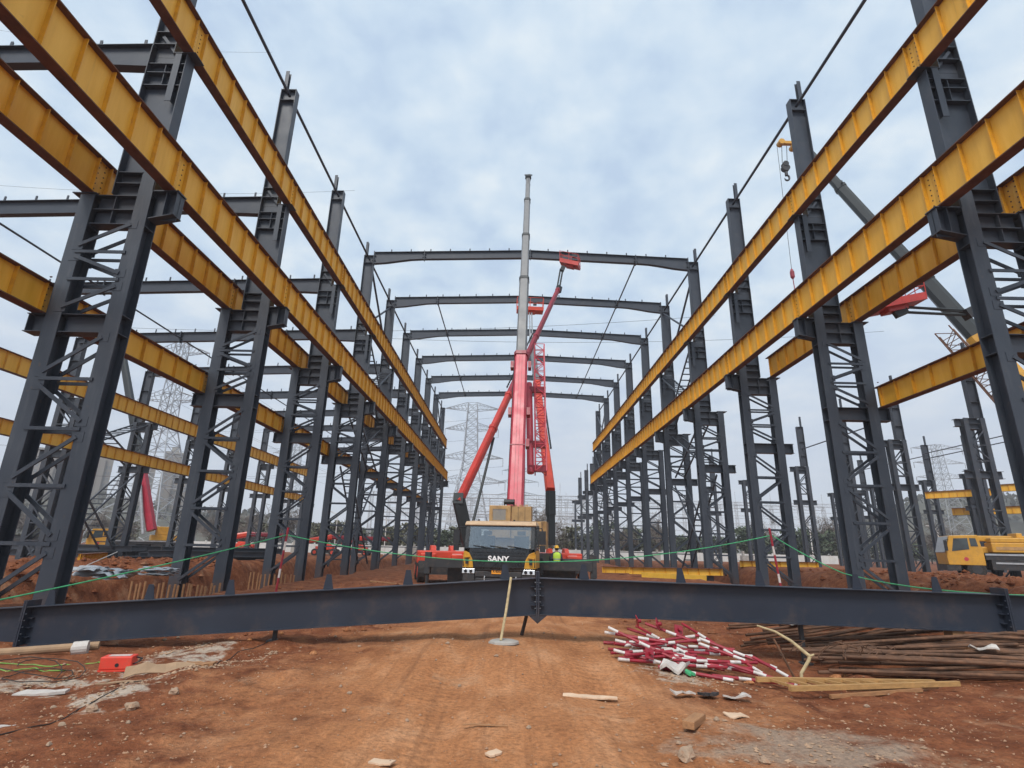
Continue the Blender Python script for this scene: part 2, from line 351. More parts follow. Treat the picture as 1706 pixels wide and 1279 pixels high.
def ground_mat():
    m, t, b = nt('red clay ground')
    tc = t.nodes.new('ShaderNodeTexCoord'); P = tc.outputs['Object']
    sp = t.nodes.new('ShaderNodeSeparateXYZ'); t.links.new(P, sp.inputs[0])
    big = noise_tex(t, .35, 5, .6); mid = noise_tex(t, 2.4, 6, .68); fin = noise_tex(t, 22, 4, .7); streak = noise_tex(t, 1.1, 5, .62, (1.5, .6, 1))
    red = ramp(t, mid, [(.28, (.10, .032, .015)), (.5, (.195, .067, .03)), (.72, (.30, .12, .055))])
    tan = ramp(t, streak, [(.27, (.29, .115, .047)), (.5, (.41, .18, .078)), (.72, (.52, .27, .14))])
    def math_(op, a, bb=None, c=None):
        n = nd(t, 'ShaderNodeMath', operation=op)
        for i, v in enumerate((a, bb, c)):
            if v is None: continue
            if hasattr(v, 'is_linked'): t.links.new(v, n.inputs[i])
            else: n.inputs[i].default_value = v
        return n.outputs[0]
    X, Y = sp.outputs[0], sp.outputs[1]
    ax = math_('ABSOLUTE', math_('SUBTRACT', X, 0.0))
    path = math_('MULTIPLY_ADD', big, 3.4, math_('MULTIPLY', ax, -.62))          # worn pale haul road
    path = math_('ADD', path, math_('MULTIPLY', mid, 1.6))
    pm = ramp(t, math_('MULTIPLY', path, .5), [(.25, (0, 0, 0)), (.75, (1, 1, 1))])
    c = mixc(t, pm, red, tan)
    # grey spill of concrete dust, right foreground
    def spot(cx, cyy, rx, ry, k):
        a = math_('MULTIPLY', math_('SUBTRACT', X, cx), 1 / rx); bb = math_('MULTIPLY', math_('SUBTRACT', Y, cyy), 1 / ry)
        d = math_('ADD', math_('MULTIPLY', a, a), math_('MULTIPLY', bb, bb))
        d = math_('SUBTRACT', 1.0, d)
        d = math_('ADD', d, math_('MULTIPLY', math_('SUBTRACT', mid, .5), k)); return d
    g = spot(2.55, 5.35, 1.2, .75, 4.2)
    gm = ramp(t, g, [(.15, (0, 0, 0)), (.95, (.8, .8, .8))])
    c = mixc(t, gm, c, (.30, .235, .18))
    # pale lime spill on the left verge
    for (cx, cyy, rx, ry, k_) in ((-4.75, 8.9, .6, 1.3, 6.5), (-5.9, 7.25, 1.0, .55, 6.5), (-4.15, 6.6, .45, .75, 6.0), (2.2, 8.1, .6, .5, 5)):
        lm = ramp(t, spot(cx, cyy, rx, ry, k_), [(.45, (0, 0, 0)), (1.25, (.8,) * 3)])
        c = mixc(t, lm, c, (.46, .40, .33))
    # fine grit
    gr = ramp(t, fin, [(.35, (.72, .72, .72)), (.5, (1, 1, 1)), (.68, (1.25, 1.2, 1.15))])
    c = mixc(t, 1.0, c, gr, 'MULTIPLY')
    vo = nd(t, 'ShaderNodeTexVoronoi', Scale=16); t.links.new(P, vo.inputs['Vector'])
    sel = ramp(t, vo.outputs['Distance'], [(.0, (1, 1, 1)), (.16, (1, 1, 1)), (.22, (0, 0, 0))])
    sc2 = t.nodes.new('ShaderNodeSeparateColor'); t.links.new(vo.outputs['Color'], sc2.inputs[0])
    pk = ramp(t, sc2.outputs[0], [(.90, (0, 0, 0)), (.94, (.6, .6, .6))])
    pk = mixc(t, 1.0, sel, pk, 'MULTIPLY')
    c = mixc(t, pk, c, (.40, .27, .18))
    # packed tyre lanes: narrow streaks running down the road
    ln2 = noise_tex(t, 1.0, 4, .6, (5.5, .16, 1)); kk = ramp(t, ln2, [(.52, (0, 0, 0)), (.68, (.55,) * 3)])
    c = mixc(t, mixc(t, 1.0, kk, pm, 'MULTIPLY'), c, (.20, .085, .04))
    pl_ = noise_tex(t, .9, 6, .7); c = mixc(t, ramp(t, pl_, [(.58, (0, 0, 0)), (.72, (.45,) * 3)]), c, (.52, .34, .21))
    t.links.new(c, b.inputs['Base Color']); b.inputs['Roughness'].default_value = .95; b.inputs['Specular IOR Level'].default_value = .15
    # tyre lug prints pressed into the two lanes of the road
    wv = nd(t, 'ShaderNodeTexWave', Scale=1.9, Distortion=1.2, Detail=2); wv.bands_direction = 'Y'; t.links.new(P, wv.inputs['Vector'])
    lane = math_('ABSOLUTE', math_('SUBTRACT', math_('ABSOLUTE', math_('SUBTRACT', X, .15)), .92))
    lane = ramp(t, lane, [(.14, (1, 1, 1)), (.24, (0, 0, 0))])
    lug = math_('MULTIPLY', math_('MULTIPLY', wv.outputs['Fac'], lane), math_('MULTIPLY', big, .45))
    hsum = math_('ADD', math_('ADD', math_('MULTIPLY', mid, 1.0), math_('MULTIPLY', fin, .55)), lug)
    bp = nd(t, 'ShaderNodeBump', Strength=.9, Distance=.06); t.links.new(hsum, bp.inputs['Height']); t.links.new(bp.outputs[0], b.inputs['Normal'])
    return m
M['ground'] = ground_mat()
g = MB(); g.v = [V(p) for p in gv]; g.f = gf; g.mi = [0] * len(gf)
go = part(g, 'ground', 'ground', smooth=True); go['kind'] = 'structure'

def lump(mb, c, r, seed=0, flat=.7, sub=1):
    # irregular stone from a subdivided octahedron
    vs = [V(p) for p in ((1, 0, 0), (-1, 0, 0), (0, 1, 0), (0, -1, 0), (0, 0, 1), (0, 0, -1))]
    fs = [(0, 2, 4), (2, 1, 4), (1, 3, 4), (3, 0, 4), (2, 0, 5), (1, 2, 5), (3, 1, 5), (0, 3, 5)]
    for _ in range(sub):
        nf = []; mid = {}
        def mp(a, b):
            k = (min(a, b), max(a, b))
            if k not in mid: vs.append(((vs[a] + vs[b]) / 2).normalized()); mid[k] = len(vs) - 1
            return mid[k]
        for a, b, c3 in fs:
            x, y, z = mp(a, b), mp(b, c3), mp(c3, a); nf += [(a, x, z), (x, b, y), (z, y, c3), (x, y, z)]
        fs = nf
    rot = Matrix.Rotation(random.random() * 6.28, 3, 'Z')
    res = []
    for p in vs:
        k = 1 + .45 * noise.noise(p * 1.4 + V((seed * 3.1, seed, 0)))
        q = rot @ V((p.x * k * r, p.y * k * r * .75, p.z * k * r * flat)); res.append(V(c) + q)
    mb.add(res, fs)
# loose gravel: too many to count
gr = MB()
for i in range(5200):
    y = 4.3 + 9.5 * random.random() ** 1.7; x = random.uniform(-.75, .82) * (y + 2)
    dens = .25 + .75 * sstep(.8, 3.5, abs(x)) + .6 * max(0, noise.noise((x * .9, y * .9, 9)))
    if random.random() > dens: continue
    r = .006 + .016 * random.random() ** 3
    lump(gr, (x, y, gz(x, y) + r * .25), r, i, .7, 0)
solo(gr, 'gravel', 'gravel', None, None, kind='stuff')
rub = MB()
for i in range(1500):
    f = random.random(); k = random.random()
    if k < .4: x, y = -4.35 + .75 * f + random.gauss(0, .13), 6.3 + 2.9 * f + random.gauss(0, .2)
    elif k < .7: x, y = -5.75 + .8 * f + random.gauss(0, .12), 6.8 + 3.2 * f + random.gauss(0, .2)
    elif k < .85: x, y = random.gauss(2.3, .35), random.gauss(8.0, .3)
    else: x, y = random.gauss(2.4, .8), random.gauss(5.3, .5)
    r = .009 + .03 * random.random() ** 3
    lump(rub, (x, y, gz(x, y) + r * .15), r, i, .4, 0)
solo(rub, 'rubble', 'rubble', None, None, kind='stuff')
so_ = MB()
for i in range(5200):
    if random.random() < .5: x = random.uniform(-22, -12.5); y = random.uniform(12, 30)
    else: x = random.uniform(14.5, 27); y = random.uniform(12, 34)
    if noise.noise((x * .5, y * .5, 4)) < -.05: continue
    r = .03 + .17 * random.random() ** 3
    lump(so_, (x, y, gz(x, y) + r * .2), r, i, .65, 0)
for i in range(900):
    x, y = random.uniform(-8, 11), random.uniform(10.8, 22)
    if abs(x - .3) < 1.8: continue
    r = .02 + .08 * random.random() ** 3; lump(so_, (x, y, gz(x, y) + r * .2), r, i, .65, 0)
solo(so_, 'loose_soil', 'ground', None, None, kind='stuff')
hl = MB()   # hills behind the site: one mesh, a ridge that is low in the middle
hx = [-700 + 20 * i for i in range(71)]
rows = []
for j, yy in enumerate((235, 255, 285, 330, 420, 520)):
    f = (0, .45, .8, 1, .7, .3)[j]
    rows.append([(x * (yy / 300), yy + 10 * noise.noise((x * .02, j, 0)), f * (6 + 13 * sstep(-60, -260, x) + 6 * sstep(-40, -150, x) + 34 * sstep(120, 260, x) + 5 * noise.fractal((x * .02, j * .4, 2), 1, 2, 4)) - .5) for x in hx])
for j in range(len(rows) - 1):
    for i in range(len(hx) - 1):
        hl.add([rows[j][i], rows[j][i + 1], rows[j + 1][i + 1], rows[j + 1][i]], [(0, 1, 2, 3)])
ho = part(hl, 'hills', 'hill', smooth=False); ho['kind'] = 'structure'

# ------------------------------------------------------------------ main stepped columns
H1, H2, HT = 11.2, 16.5, 23.15
LACE = [((.36, 10.2), (1.70, 9.5)), ((1.70, 9.15), (.36, 8.65)), ((.36, 8.25), (1.70, 7.6)),
        ((.36, 6.75), (1.70, 5.75)), ((1.70, 5.4), (.36, 4.45)), ((.36, 4.05), (1.70, 3.0)), ((1.70, 2.65), (.36, 1.65)), ((.36, 1.25), (1.70, .2))]
STRUT = [9.3, 8.45, 5.57, 4.25, 2.82, 1.45]
def leg_mb(X, x0, x1, z1, taper, n_in):
    b = MB(); xa, xb = sorted((X(x0), X(x1))); c = (xa + xb) / 2
    for s in (-1, 1):
        y0, y1 = sorted((s * .20, s * .23)); b.box(xa, xb, y0, y1, -1.3, z1)
        if taper:                                          # flange runs on up and narrows into the shaft web
            b.prism([(X(x0 + .02), y0, z1), (X(x1), y0, z1), (X(x1), y0, z1 + .55), (X(x0 + .19), y0, z1 + 1.05), (X(x0 + .02), y0, z1 + .85)], (0, .03, 0))
    b.box(c - .01, c + .01, -.20, .20, -1.3, z1)
    for (p_, q_) in LACE:                                  # gussets where the lacing meets the leg
        for (gx, gz_) in (p_, q_):
            if (gx < 1) == taper:
                g0 = X(gx + (-.02 if taper else .02)); d0, d1 = sorted((g0 - .15, g0 + .15))
                for s in (-1, 1): y0, y1 = sorted((s * .2305, s * .24)); b.box(d0, d1, y0, y1, gz_ - .13, gz_ + .13)
    for z in (6.9, 7.43, 10.2):                            # stiffeners in the recess
        b.box(xa + .015, c - .012, -.199, .199, z - .01, z + .01); b.box(c + .012, xb - .015, -.199, .199, z - .01, z + .01)
    return b
def make_column(s, label):
    X = lambda x: s * x
    t = thing('steel_column', label, 'column', (0, 0, 0), 0, 'stepped steel columns of the main hall')
    def bx(mb, x0, x1, y0, y1, z0, z1):
        a, c = sorted((X(x0), X(x1))); mb.box(a, c, y0, y1, z0, z1)
    part(leg_mb(X, 0, .42, H1 + .15, True, 1), 'inner_leg', 'steelcol', t)
    part(leg_mb(X, 1.64, 2.06, H1 - .02, False, 0), 'outer_leg', 'steelcol', t)
    b = MB()                                               # head box between the legs
    bx(b, .43, 1.63, -.012, .012, 10.27, 11.18)
    for z, e in ((10.25, .19), (10.72, .19), (11.19, .19)): bx(b, .432, 1.628, -e, e, z - .012, z + .012)
    bx(b, 1.06, 1.08, -.165, .165, 10.27, 11.17)
    bx(b, 1.6, 2.3, -.26, .26, 11.205, 11.235)              # seat of the outer girder
    part(b, 'head_box', 'steel', t)
    b = MB()                                               # shaft
    bx(b, .026, 1.172, -.01, .01, 11.24, H2)
    bx(b, 0, .025, -.2, .2, 11.24, H2); bx(b, 1.173, 1.2, -.22, .22, 11.24, H2 + .3)
    for z in (11.62, 12.0): bx(b, .45, 1.17, -.19, .19, z - .01, z + .01)
    for z in (15.25, 15.75, 16.1): bx(b, .03, 1.17, -.19, .19, z - .011, z + .011)
    bx(b, .62, .64, -.165, .165, 15.27, 16.09)
    part(b, 'shaft', 'steel', t)
    b = MB()                                               # short strut under the upper girder seat
    for y in (-.235, .215): bx(b, .16, .36, y, y + .02, 14.6, H2 - .03)
    bx(b, .25, .27, -.21, .21, 14.7, H2 - .03)
    bx(b, -.28, .40, -.25, .25, H2 - .025, H2)
    part(b, 'girder_seat', 'steel', t)
    b = MB()                                               # upper column
    bx(b, .475, 1.172, -.01, .01, H2 + .01, HT); bx(b, .45, .474, -.2, .2, H2 + .01, HT); bx(b, 1.173, 1.2, -.2, .2, H2 + .31, HT)
    for z in (16.9, 17.4, 22.5, HT - .02): bx(b, .476, 1.17, -.19, .19, z - .01, z + .01)
    b.bar((X(.5), -.1, 16.65), (X(1.0), -.1, 17.3), .1, .02, (0, 1, 0))
    b.bar((X(.5), .1, 16.65), (X(1.0), .1, 17.3), .1, .02, (0, 1, 0))
    part(b, 'upper_column', 'steel', t)
    b = MB(); bx(b, .96, 1.19, -.1, .1, HT, HT + .02); bx(b, .98, 1.16, -.11, -.09, HT + .02, 24.35); bx(b, .98, 1.16, .09, .11, HT + .02, 24.35); bx(b, 1.06, 1.08, -.09, .09, HT + .02, 24.35)
    part(b, 'parapet_post', 'steel', t)
    b = MB()                                               # corbel carrying the lower inner girder
    bx(b, -.70, -.002, -.012, .012, 10.48, 11.35); bx(b, -.74, -.002, -.2, .2, 11.355, 11.39)
    b.prism([(X(-.72), -.19, 10.60), (X(-.002), -.19, 10.44), (X(-.002), -.19, 10.47), (X(-.72), -.19, 10.63)], (0, .38, 0))
    bx(b, -.70, -.68, -.18, .18, 10.63, 11.35); bx(b, -.4, -.38, -.18, .18, 10.56, 11.35)
    part(b, 'bracket', 'steel', t)
    b = MB()                                               # cross beam running out to the low bracket
    bx(b, .43, 1.63, -.01, .01, 6.92, 7.41)
    for z in (6.91, 7.42): bx(b, .43, 1.63, -.19, .19, z - .01, z + .01)
    bx(b, 2.062, 2.55, -.01, .01, 6.92, 7.41)
    for z in (6.91, 7.42): bx(b, 2.062, 2.6, -.2, .2, z - .01, z + .01)
    bx(b, 2.53, 2.55, -.19, .19, 6.93, 7.40)
    part(b, 'cross_beam', 'steel', t)
    for (a, c) in LACE:
        for y in (-.252, .252):
            d = MB(); d.bar((X(a[0]), y, a[1]), (X(c[0]), y, c[1]), .04, .1)
            part(d, 'lacing_bar', 'steelcol', t)
    for z in STRUT:
        for y in (-.25, .25):
            d = MB(); d.bar((X(.32), y, z), (X(1.74), y, z), .036, .09); part(d, 'lacing_strut', 'steelcol', t)
    return t
SIDE = {-1: 'left', 1: 'right'}
for s, X0 in ((-1, XL), (1, XR)):
    proto = None
    for k in range(1, 11):
        lab = f"dark grey stepped lattice column, {ORD[k]} from the camera in the hall's {SIDE[s]} row"
        if k == 1:
            proto = make_column(s, lab); proto.location = (X0, cy(1), 0)
        else:
            place(proto, (X0, cy(k), 0), None, lab)

# ------------------------------------------------------------------ lower columns of the neighbouring aisles
def make_small(s, label, group):
    X = lambda x: s * x
    t = thing('lattice_column', label, 'column', (0, 0, 0), 0, group)
    def bx(mb, x0, x1, y0, y1, z0, z1):
        a, c = sorted((X(x0), X(x1))); mb.box(a, c, y0, y1, z0, z1)
    for nm, x0, x1 in (('inner_leg', 0, .34), ('outer_leg', 1.2, 1.54)):
        b = MB()
        for y in (-.25, .22): bx(b, x0, x1, y, y + .03, -1, 11.2)
        bx(b, (x0 + x1) / 2 - .01, (x0 + x1) / 2 + .01, -.22, .22, -1, 11.2); part(b, nm, 'steel2', t)
    b = MB(); bx(b, .35, 1.19, -.01, .01, 10.4, 11.18)
    for z in (10.4, 10.8, 11.19): bx(b, .35, 1.19, -.22, .22, z - .01, z + .01)
    bx(b, -.5, -.005, -.01, .01, 10.62, 11.1); bx(b, -.5, -.005, -.2, .2, 11.1, 11.13); bx(b, -.5, -.005, -.2, .2, 10.6, 10.62)
    part(b, 'head_box', 'steel2', t)
    b = MB(); bx(b, .86, 1.5, -.01, .01, 11.21, 15.8); bx(b, .83, .859, -.2, .2, 11.21, 15.8); bx(b, 1.501, 1.53, -.2, .2, 11.21, 15.8)
    for z in (12.4, 14, 15.78): bx(b, .861, 1.499, -.19, .19, z - .01, z + .01)
    part(b, 'upper_column', 'steel2', t)
    b = MB(); bx(b, 1.3, 1.46, -.09, .09, 15.81, 17.0); part(b, 'parapet_post', 'steel2', t)
    b = MB()
    for xa, xb in ((-.55, -.003), (.345, 1.195), (1.545, 2.05)):
        bx(b, xa, xb, -.01, .01, 6.95, 7.4)
        for z in (6.93, 7.42): bx(b, xa, xb, -.2, .2, z - .01, z + .01)
    part(b, 'cross_beam', 'steel2', t)
    z = 10.3; i = 0
    while z > .6:
        z2 = z - 1.0
        if not (z > 6.9 > z2 or z > 7.4 > z2):
            a, c = (.3, 1.25) if i % 2 else (1.25, .3)
            d = MB()
            for y in (-.27, .27): d.bar((X(a), y, z), (X(c), y, z2), .05, .09)
            part(d, 'lacing_bar', 'steel2', t)
            d = MB()
            for y in (-.27, .27): d.bar((X(.3), y, z2 - .06), (X(1.25), y, z2 - .06), .05, .07)
            part(d, 'lacing_strut', 'steel2', t); i += 1
        z = z2 - .12
    return t
pl = make_small(-1, '', 'lattice columns of the far left row'); pr = None
for k in range(3, 11):
    o = pl if k == 3 else copy_tree(pl)
    o.location = (-30.9, cy(k), 0)
    o['label'] = f"grey lattice column of the far left row, {ORD[k-2]} from the camera, carrying yellow girders"
RC = [(32.0, 37.8, 'nearest column of the middle row right of the hall, behind the yellow truck'),
      (32.0, 45.8, 'second column of the middle row right of the hall, left of the yellow truck'),
      (32.0, 53.5, 'third column of the middle row right of the hall'),
      (32.0, 61.6, 'tall brownish grey lattice column right of the hall, with a thin post on top'),
      (31.4, 74.6, 'fifth column of the middle row right of the hall'),
      (29.4, 83.2, 'far column seen through the right row near its end'),
      (53.2, 53.4, 'nearest column of the far right row at the edge of the photo'),
      (51.1, 60.8, 'column of the far right row standing above the yellow truck cab'),
      (53.2, 64.2, 'column of the far right row just behind another at the yellow truck'),
      (53.0, 70.6, 'column of the far right row left of the yellow truck'),
      (51.3, 78.5, 'column of the far right row seen between two legs of the second right column'),
      (52.5, 83.5, 'thinner looking column of the far right row seen beside another'),
      (51.0, 88.0, 'farthest column of the far right row with tie beams'),
      (12.5, 93.1, 'nearest of the three low columns beyond the end of the right row'),
      (12.6, 101.2, 'middle of the three low columns beyond the end of the right row'),
      (12.8, 112.5, 'farthest of the three low columns beyond the end of the right row')]
for i, (x, y, lab) in enumerate(RC):
    if i == 0: pr = make_small(1, lab, 'lattice columns of the right aisles'); o = pr
    else: o = copy_tree(pr)
    o.location = (x, y, 0); o['label'] = lab
# ------------------------------------------------------------------ yellow crane girders
def make_girder(h=1.36, L=BAY - .01, nst=8):
    t = thing('crane_girder', '', 'girder', (0, 0, 0), 0, 'yellow crane girders')
    b = MB(); b.box(-.01, .01, 0, L, .031, h - .031)
    b.m = 1
    for i in range(nst + 1):
        y = .25 + (L - .5) * i / nst
        for sx in (-1, 1):
            x0, x1 = sorted((sx * .012, sx * .13)); b.box(x0, x1, y - .009, y + .009, .033, h - .033)
    b.m = 2                                                # bolt heads at the end joints
    for y0 in (.11, L - .11):
        for zz in range(6):
            for sx in (-1, 1):
                p = V((sx * .0105, y0, .22 + zz * .18)); b.tube([p, p + V((sx * .014, 0, 0))], .022, 7)
    part(b, 'web', ('yellow', 'stiff', 'rustedge'), t)
    b = MB(); b.box(-.17, .17, 0, L, 0, .03); part(b, 'bottom_flange', 'rustedge', t)
    b = MB(); b.box(-.18, .18, 0, L, h - .03, h); part(b, 'top_flange', 'rustedge', t)
    return t
GP = {}
def girder(x, k, z, label, group, h=1.36):
    if h in GP: o = copy_tree(GP[h])
    else: o = GP[h] = make_girder(h)
    o.location = (x, cy(k) + .005, z); o['label'] = label; o['group'] = group
def span_txt(k): return 'running out of frame nearest the camera' if k == 0 else f"between the {ORD[k]} and {ORD[k+1]} columns"
for s, X0 in ((-1, XL), (1, XR)):
    sd = SIDE[s]
    for k in range(0, 10):
        girder(X0 - s * .04, k, H2 + .004, f"yellow upper inner girder on the {sd}, {span_txt(k)}", f"upper inner girders on the {sd}")
        girder(X0 - s * .46, k, H1 + .195, f"yellow lower inner girder on the {sd}, {span_txt(k)}", f"lower inner girders on the {sd}")
        if s < 0 or k <= 2:
            girder(X0 + s * 1.87, k, H1 + .04, f"yellow outer shoulder girder on the {sd}, {span_txt(k)}", f"outer shoulder girders on the {sd}", 1.22)
        if (s < 0 and k <= 9) or k in (1,):
            girder(X0 + s * 2.32, k, 7.435, f"yellow low outer girder on the {sd}, {span_txt(k)}", f"low outer girders on the {sd}", .9)
for k in range(3, 10):
    for z, nm in ((11.14, 'upper'), (7.435, 'lower')):
        girder(-30.9 + .26, k, z, f"yellow girder of the {nm} tier on the far left row, {ORD[k-2]} bay from the camera", f"{nm} girders of the far left row", 1.2 if nm == 'upper' else .95)
girder(-30.64, 2, 11.14, 'yellow upper girder of the far left row, nearest the camera at the left edge', 'upper girders of the far left row', 1.2)
girder(-30.64, 2, 7.435, 'yellow lower girder of the far left row, nearest the camera at the left edge', 'lower girders of the far left row', .95)
gp = GP[1.36]
for (x, y, z, sc_, lab) in ((54.4, 62.2, 8.45, .8, 'short yellow girder high between the far right columns'), (62.5, 59.5, 9.3, .95, 'yellow girder at the right edge between far right columns, upper one'),
                           (57.4, 60.5, 6.5, .95, 'yellow girder lower between the far right columns'), (63.4, 58, 7.0, .95, 'yellow girder at the right edge between far right columns, lower one')):
    o = place(GP[.9], (x, y, z), R(37), lab, 'yellow girders between the far right columns'); o.scale = (1, sc_, .95)

# ------------------------------------------------------------------ roof rafters
def cleats(t, xsl, top, name, m, h=.2):
    p0 = None
    for x in xsl:
        b = MB(); b.box(-.045, .045, -.008, .008, 0, h); b.box(-.008, .008, .009, .06, 0, h)
        if p0 is None: p0 = part(b, name, m, t, local=True); o = p0
        else: o = p0.copy(); C.objects.link(o)
        o.parent = t; o.location = (x, 0, top(x))
XA, XB, RIDGE = XL - .45, XR + .45, 1.05
def rafter_seg(t, x0, x1, top, bot, name='beam_section', m='steel', wd=.3):
    b = MB(); n = 4
    xs_ = [x0 + (x1 - x0) * i / n for i in range(n + 1)]
    poly = [(x, -.008, bot(x) + .02) for x in xs_] + [(x, -.008, top(x) - .02) for x in xs_[::-1]]
    b.prism(poly, (0, .016, 0))
    for f, dz in ((top, -.01), (bot, .01)):
        for i in range(n): b.bar((xs_[i], 0, f(xs_[i]) + dz), (xs_[i + 1], 0, f(xs_[i + 1]) + dz), wd, .02)
    part(b, name, m, t, local=True)
def plates(t, xsl, top, bot, m='steel', wd=.32, e=.07):
    for x in xsl:
        b = MB(); b.box(x - .03, x + .03, -wd / 2, wd / 2, bot(x) - e, top(x) + e)
        for z in (.3, .7):
            zz_ = bot(x) + (top(x) - bot(x)) * z; b.box(x - .14, x - .031, -.1, .1, zz_ - .008, zz_ + .008); b.box(x + .031, x + .14, -.1, .1, zz_ - .008, zz_ + .008)
        part(b, 'splice_plate', m, t, local=True)
rtop = lambda x: 23.9 - .036 * abs(x - RIDGE)
def rbot(x):
    d = min(x - XA, XB - x); return rtop(x) - .66 - .34 * (1 - sstep(0, 3.6, d) if d < 3.6 else 0)
rp = None
for k in range(4, 10):
    lab = f"dark grey pitched roof beam across the main hall, {ORD[k-3]} from the camera"
    if rp is None:
        rp = thing('roof_beam', lab, 'roof beam', (0, cy(4), 0), 0, 'roof beams spanning the main hall')
        for a, c in ((XA + .02, -7.2), (-7.2, RIDGE), (RIDGE, 9.25), (9.25, XB - .02)): rafter_seg(rp, a + .03, c - .03, rtop, rbot)
        plates(rp, (-7.2, RIDGE, 9.25), rtop, rbot)
        for x in (XA + .0, XB - .0): plates(rp, (x,), rtop, rbot)
        cleats(rp, [-9.8 + 1.53 * i for i in range(15)], rtop, 'purlin_cleat', 'steel', .27)
    else: place(rp, (0, cy(k), 0), None, lab)
# side aisle beams running left
sx0, sx1 = XL - 1.22, -32.2
stop = lambda x: 16.95 - .042 * (sx0 - x)
sbot = lambda x: stop(x) - .72 - .2 * (1 - sstep(0, 3, sx0 - x))
sp_ = None
for k in range(1, 11):
    lab = f"dark grey sloping roof beam of the left side aisle, {ORD[k]} from the camera"
    if sp_ is None:
        sp_ = thing('aisle_beam', lab, 'roof beam', (0, cy(1), 0), 0, 'roof beams of the left side aisle')
        rafter_seg(sp_, sx1, -24.83, stop, sbot); rafter_seg(sp_, -24.77, -17.03, stop, sbot); rafter_seg(sp_, -16.97, sx0, stop, sbot)
        plates(sp_, (-24.8, -17.0), stop, sbot)
        cleats(sp_, [sx0 - .4 - 1.45 * i for i in range(14)], stop, 'purlin_cleat', 'steel', .32)
    else: place(sp_, (0, cy(k), 0), None, lab)
# ------------------------------------------------------------------ ties and bracing
def tie(x, z, k, r, label, group, name='tie_bar', y0=.12, y1=-.12):
    b = MB(); b.tube([(0, y0, 0), (0, BAY + y1, 0)], r, 8)
    solo(b, name, 'steel', label, 'tie bar', group).location = (x, cy(k), z)
for s, X0 in ((-1, XL), (1, XR)):
    for k in range(1, 10):
        tie(X0 + s * .75, 22.75, k, .075, f"thin grey tie pipe between the tops of the {SIDE[s]} columns, {ORD[k]} bay", f"eave tie pipes on the {SIDE[s]}", 'eave_tie')
for x, k0, nm in ((-7.2, 5, 'left'), (9.25, 4, 'right')):
    for k in range(k0, 9):
        tie(x, 23.1, k, .06, f"thin tie pipe between the main roof beams, {nm} line, {ORD[k-k0+1]} bay from the camera", f"roof tie pipes, {nm} line", 'roof_tie', .1, -.1)
for k in range(2, 10):
    tie(-24.8, 15.95, k, .055, f"thin tie pipe under the left side aisle roof, {ORD[k]} bay", 'side aisle tie pipes', 'aisle_tie', .1, -.1)
def ladder_brace(t, x, y0, z0, y1, z1, wd=.85, m='steel'):   # two rails and rungs
    b = MB()
    for dx in (-wd / 2, wd / 2): b.bar((x + dx, y0, z0), (x + dx, y1, z1), .09, .11)
    L = (V((x, y1, z1)) - V((x, y0, z0))); n = int(L.length / .58)
    for i in range(1, n):
        p = V((x, y0, z0)) + L * (i / n); b.bar(p + V((-wd / 2, 0, 0)), p + V((wd / 2, 0, 0)), .07, .075)
    part(b, 'ladder_brace', m, t)
def xbrace(x, k, z0, z1, label, wd=.85, name='cross_bracing'):
    t = thing(name, label, 'bracing', (x, cy(k), z0), 0, 'crossed bracing between columns')
    ladder_brace(t, x, cy(k) + .35, z0, cy(k + 1) - .35, z1, wd); ladder_brace(t, x + .02, cy(k) + .35, z1, cy(k + 1) - .35, z0, wd - .14)
for s, X0 in ((-1, XL), (1, XR)):
    for k in (4, 9):
        w_ = 'middle' if k == 4 else 'far end'
        for z0, z1, nm in ((.2, 6.8, 'lowest'), (7.5, 10.9, 'second'), (11.6, 16.1, 'third')):
            xbrace(X0 + s * (1.03 if z0 < 11 else .53), k, z0, z1, f"{nm} rung crossed bracing between the {SIDE[s]} columns, {w_} bay")
        t = thing('pipe_bracing', f"thin crossed pipes high between the upper {SIDE[s]} columns, {w_} bay", 'bracing', (X0 + s * .75, cy(k), 16.8), 0, 'crossed pipe bracing')
        for a, c in ((22.4, 17.2), (17.2, 22.4)):
            b = MB(); b.tube([(X0 + s * .75 + (.1 if a > c else -.1), cy(k) + .05, a), (X0 + s * .75 + (.1 if a > c else -.1), cy(k + 1) - .05, c)], .085, 8); part(b, 'brace_pipe', 'steel', t)
for z0, z1, nm in ((.2, 6.9, 'lower'), (7.5, 10.9, 'upper')):
    xbrace(-31.7, 4, z0, z1, f"{nm} rung crossed bracing between columns of the far left row", 1.3)
for i, (y0, y1, z, lab) in enumerate(((61.6, 45.8, 13.2, 'long thin pipe joining the middle row columns right of the hall'), (70.6, 53.4, 14.6, 'upper pipe joining the far right columns'), (70.6, 53.4, 13.9, 'lower pipe joining the far right columns'),
                                     (78.5, 70.6, 14.3, 'pipe joining two farther columns of the far right row'), (88, 78.5, 14.3, 'pipe joining the farthest columns of the far right row'))):
    b = MB(); x = 33.2 if i == 0 else 53.8; b.tube([(x, y0, z), (x, y1, z)], .06, 6)
    solo(b, 'tie_bar', 'steel2', lab, 'tie bar', None, (x, y1, z))

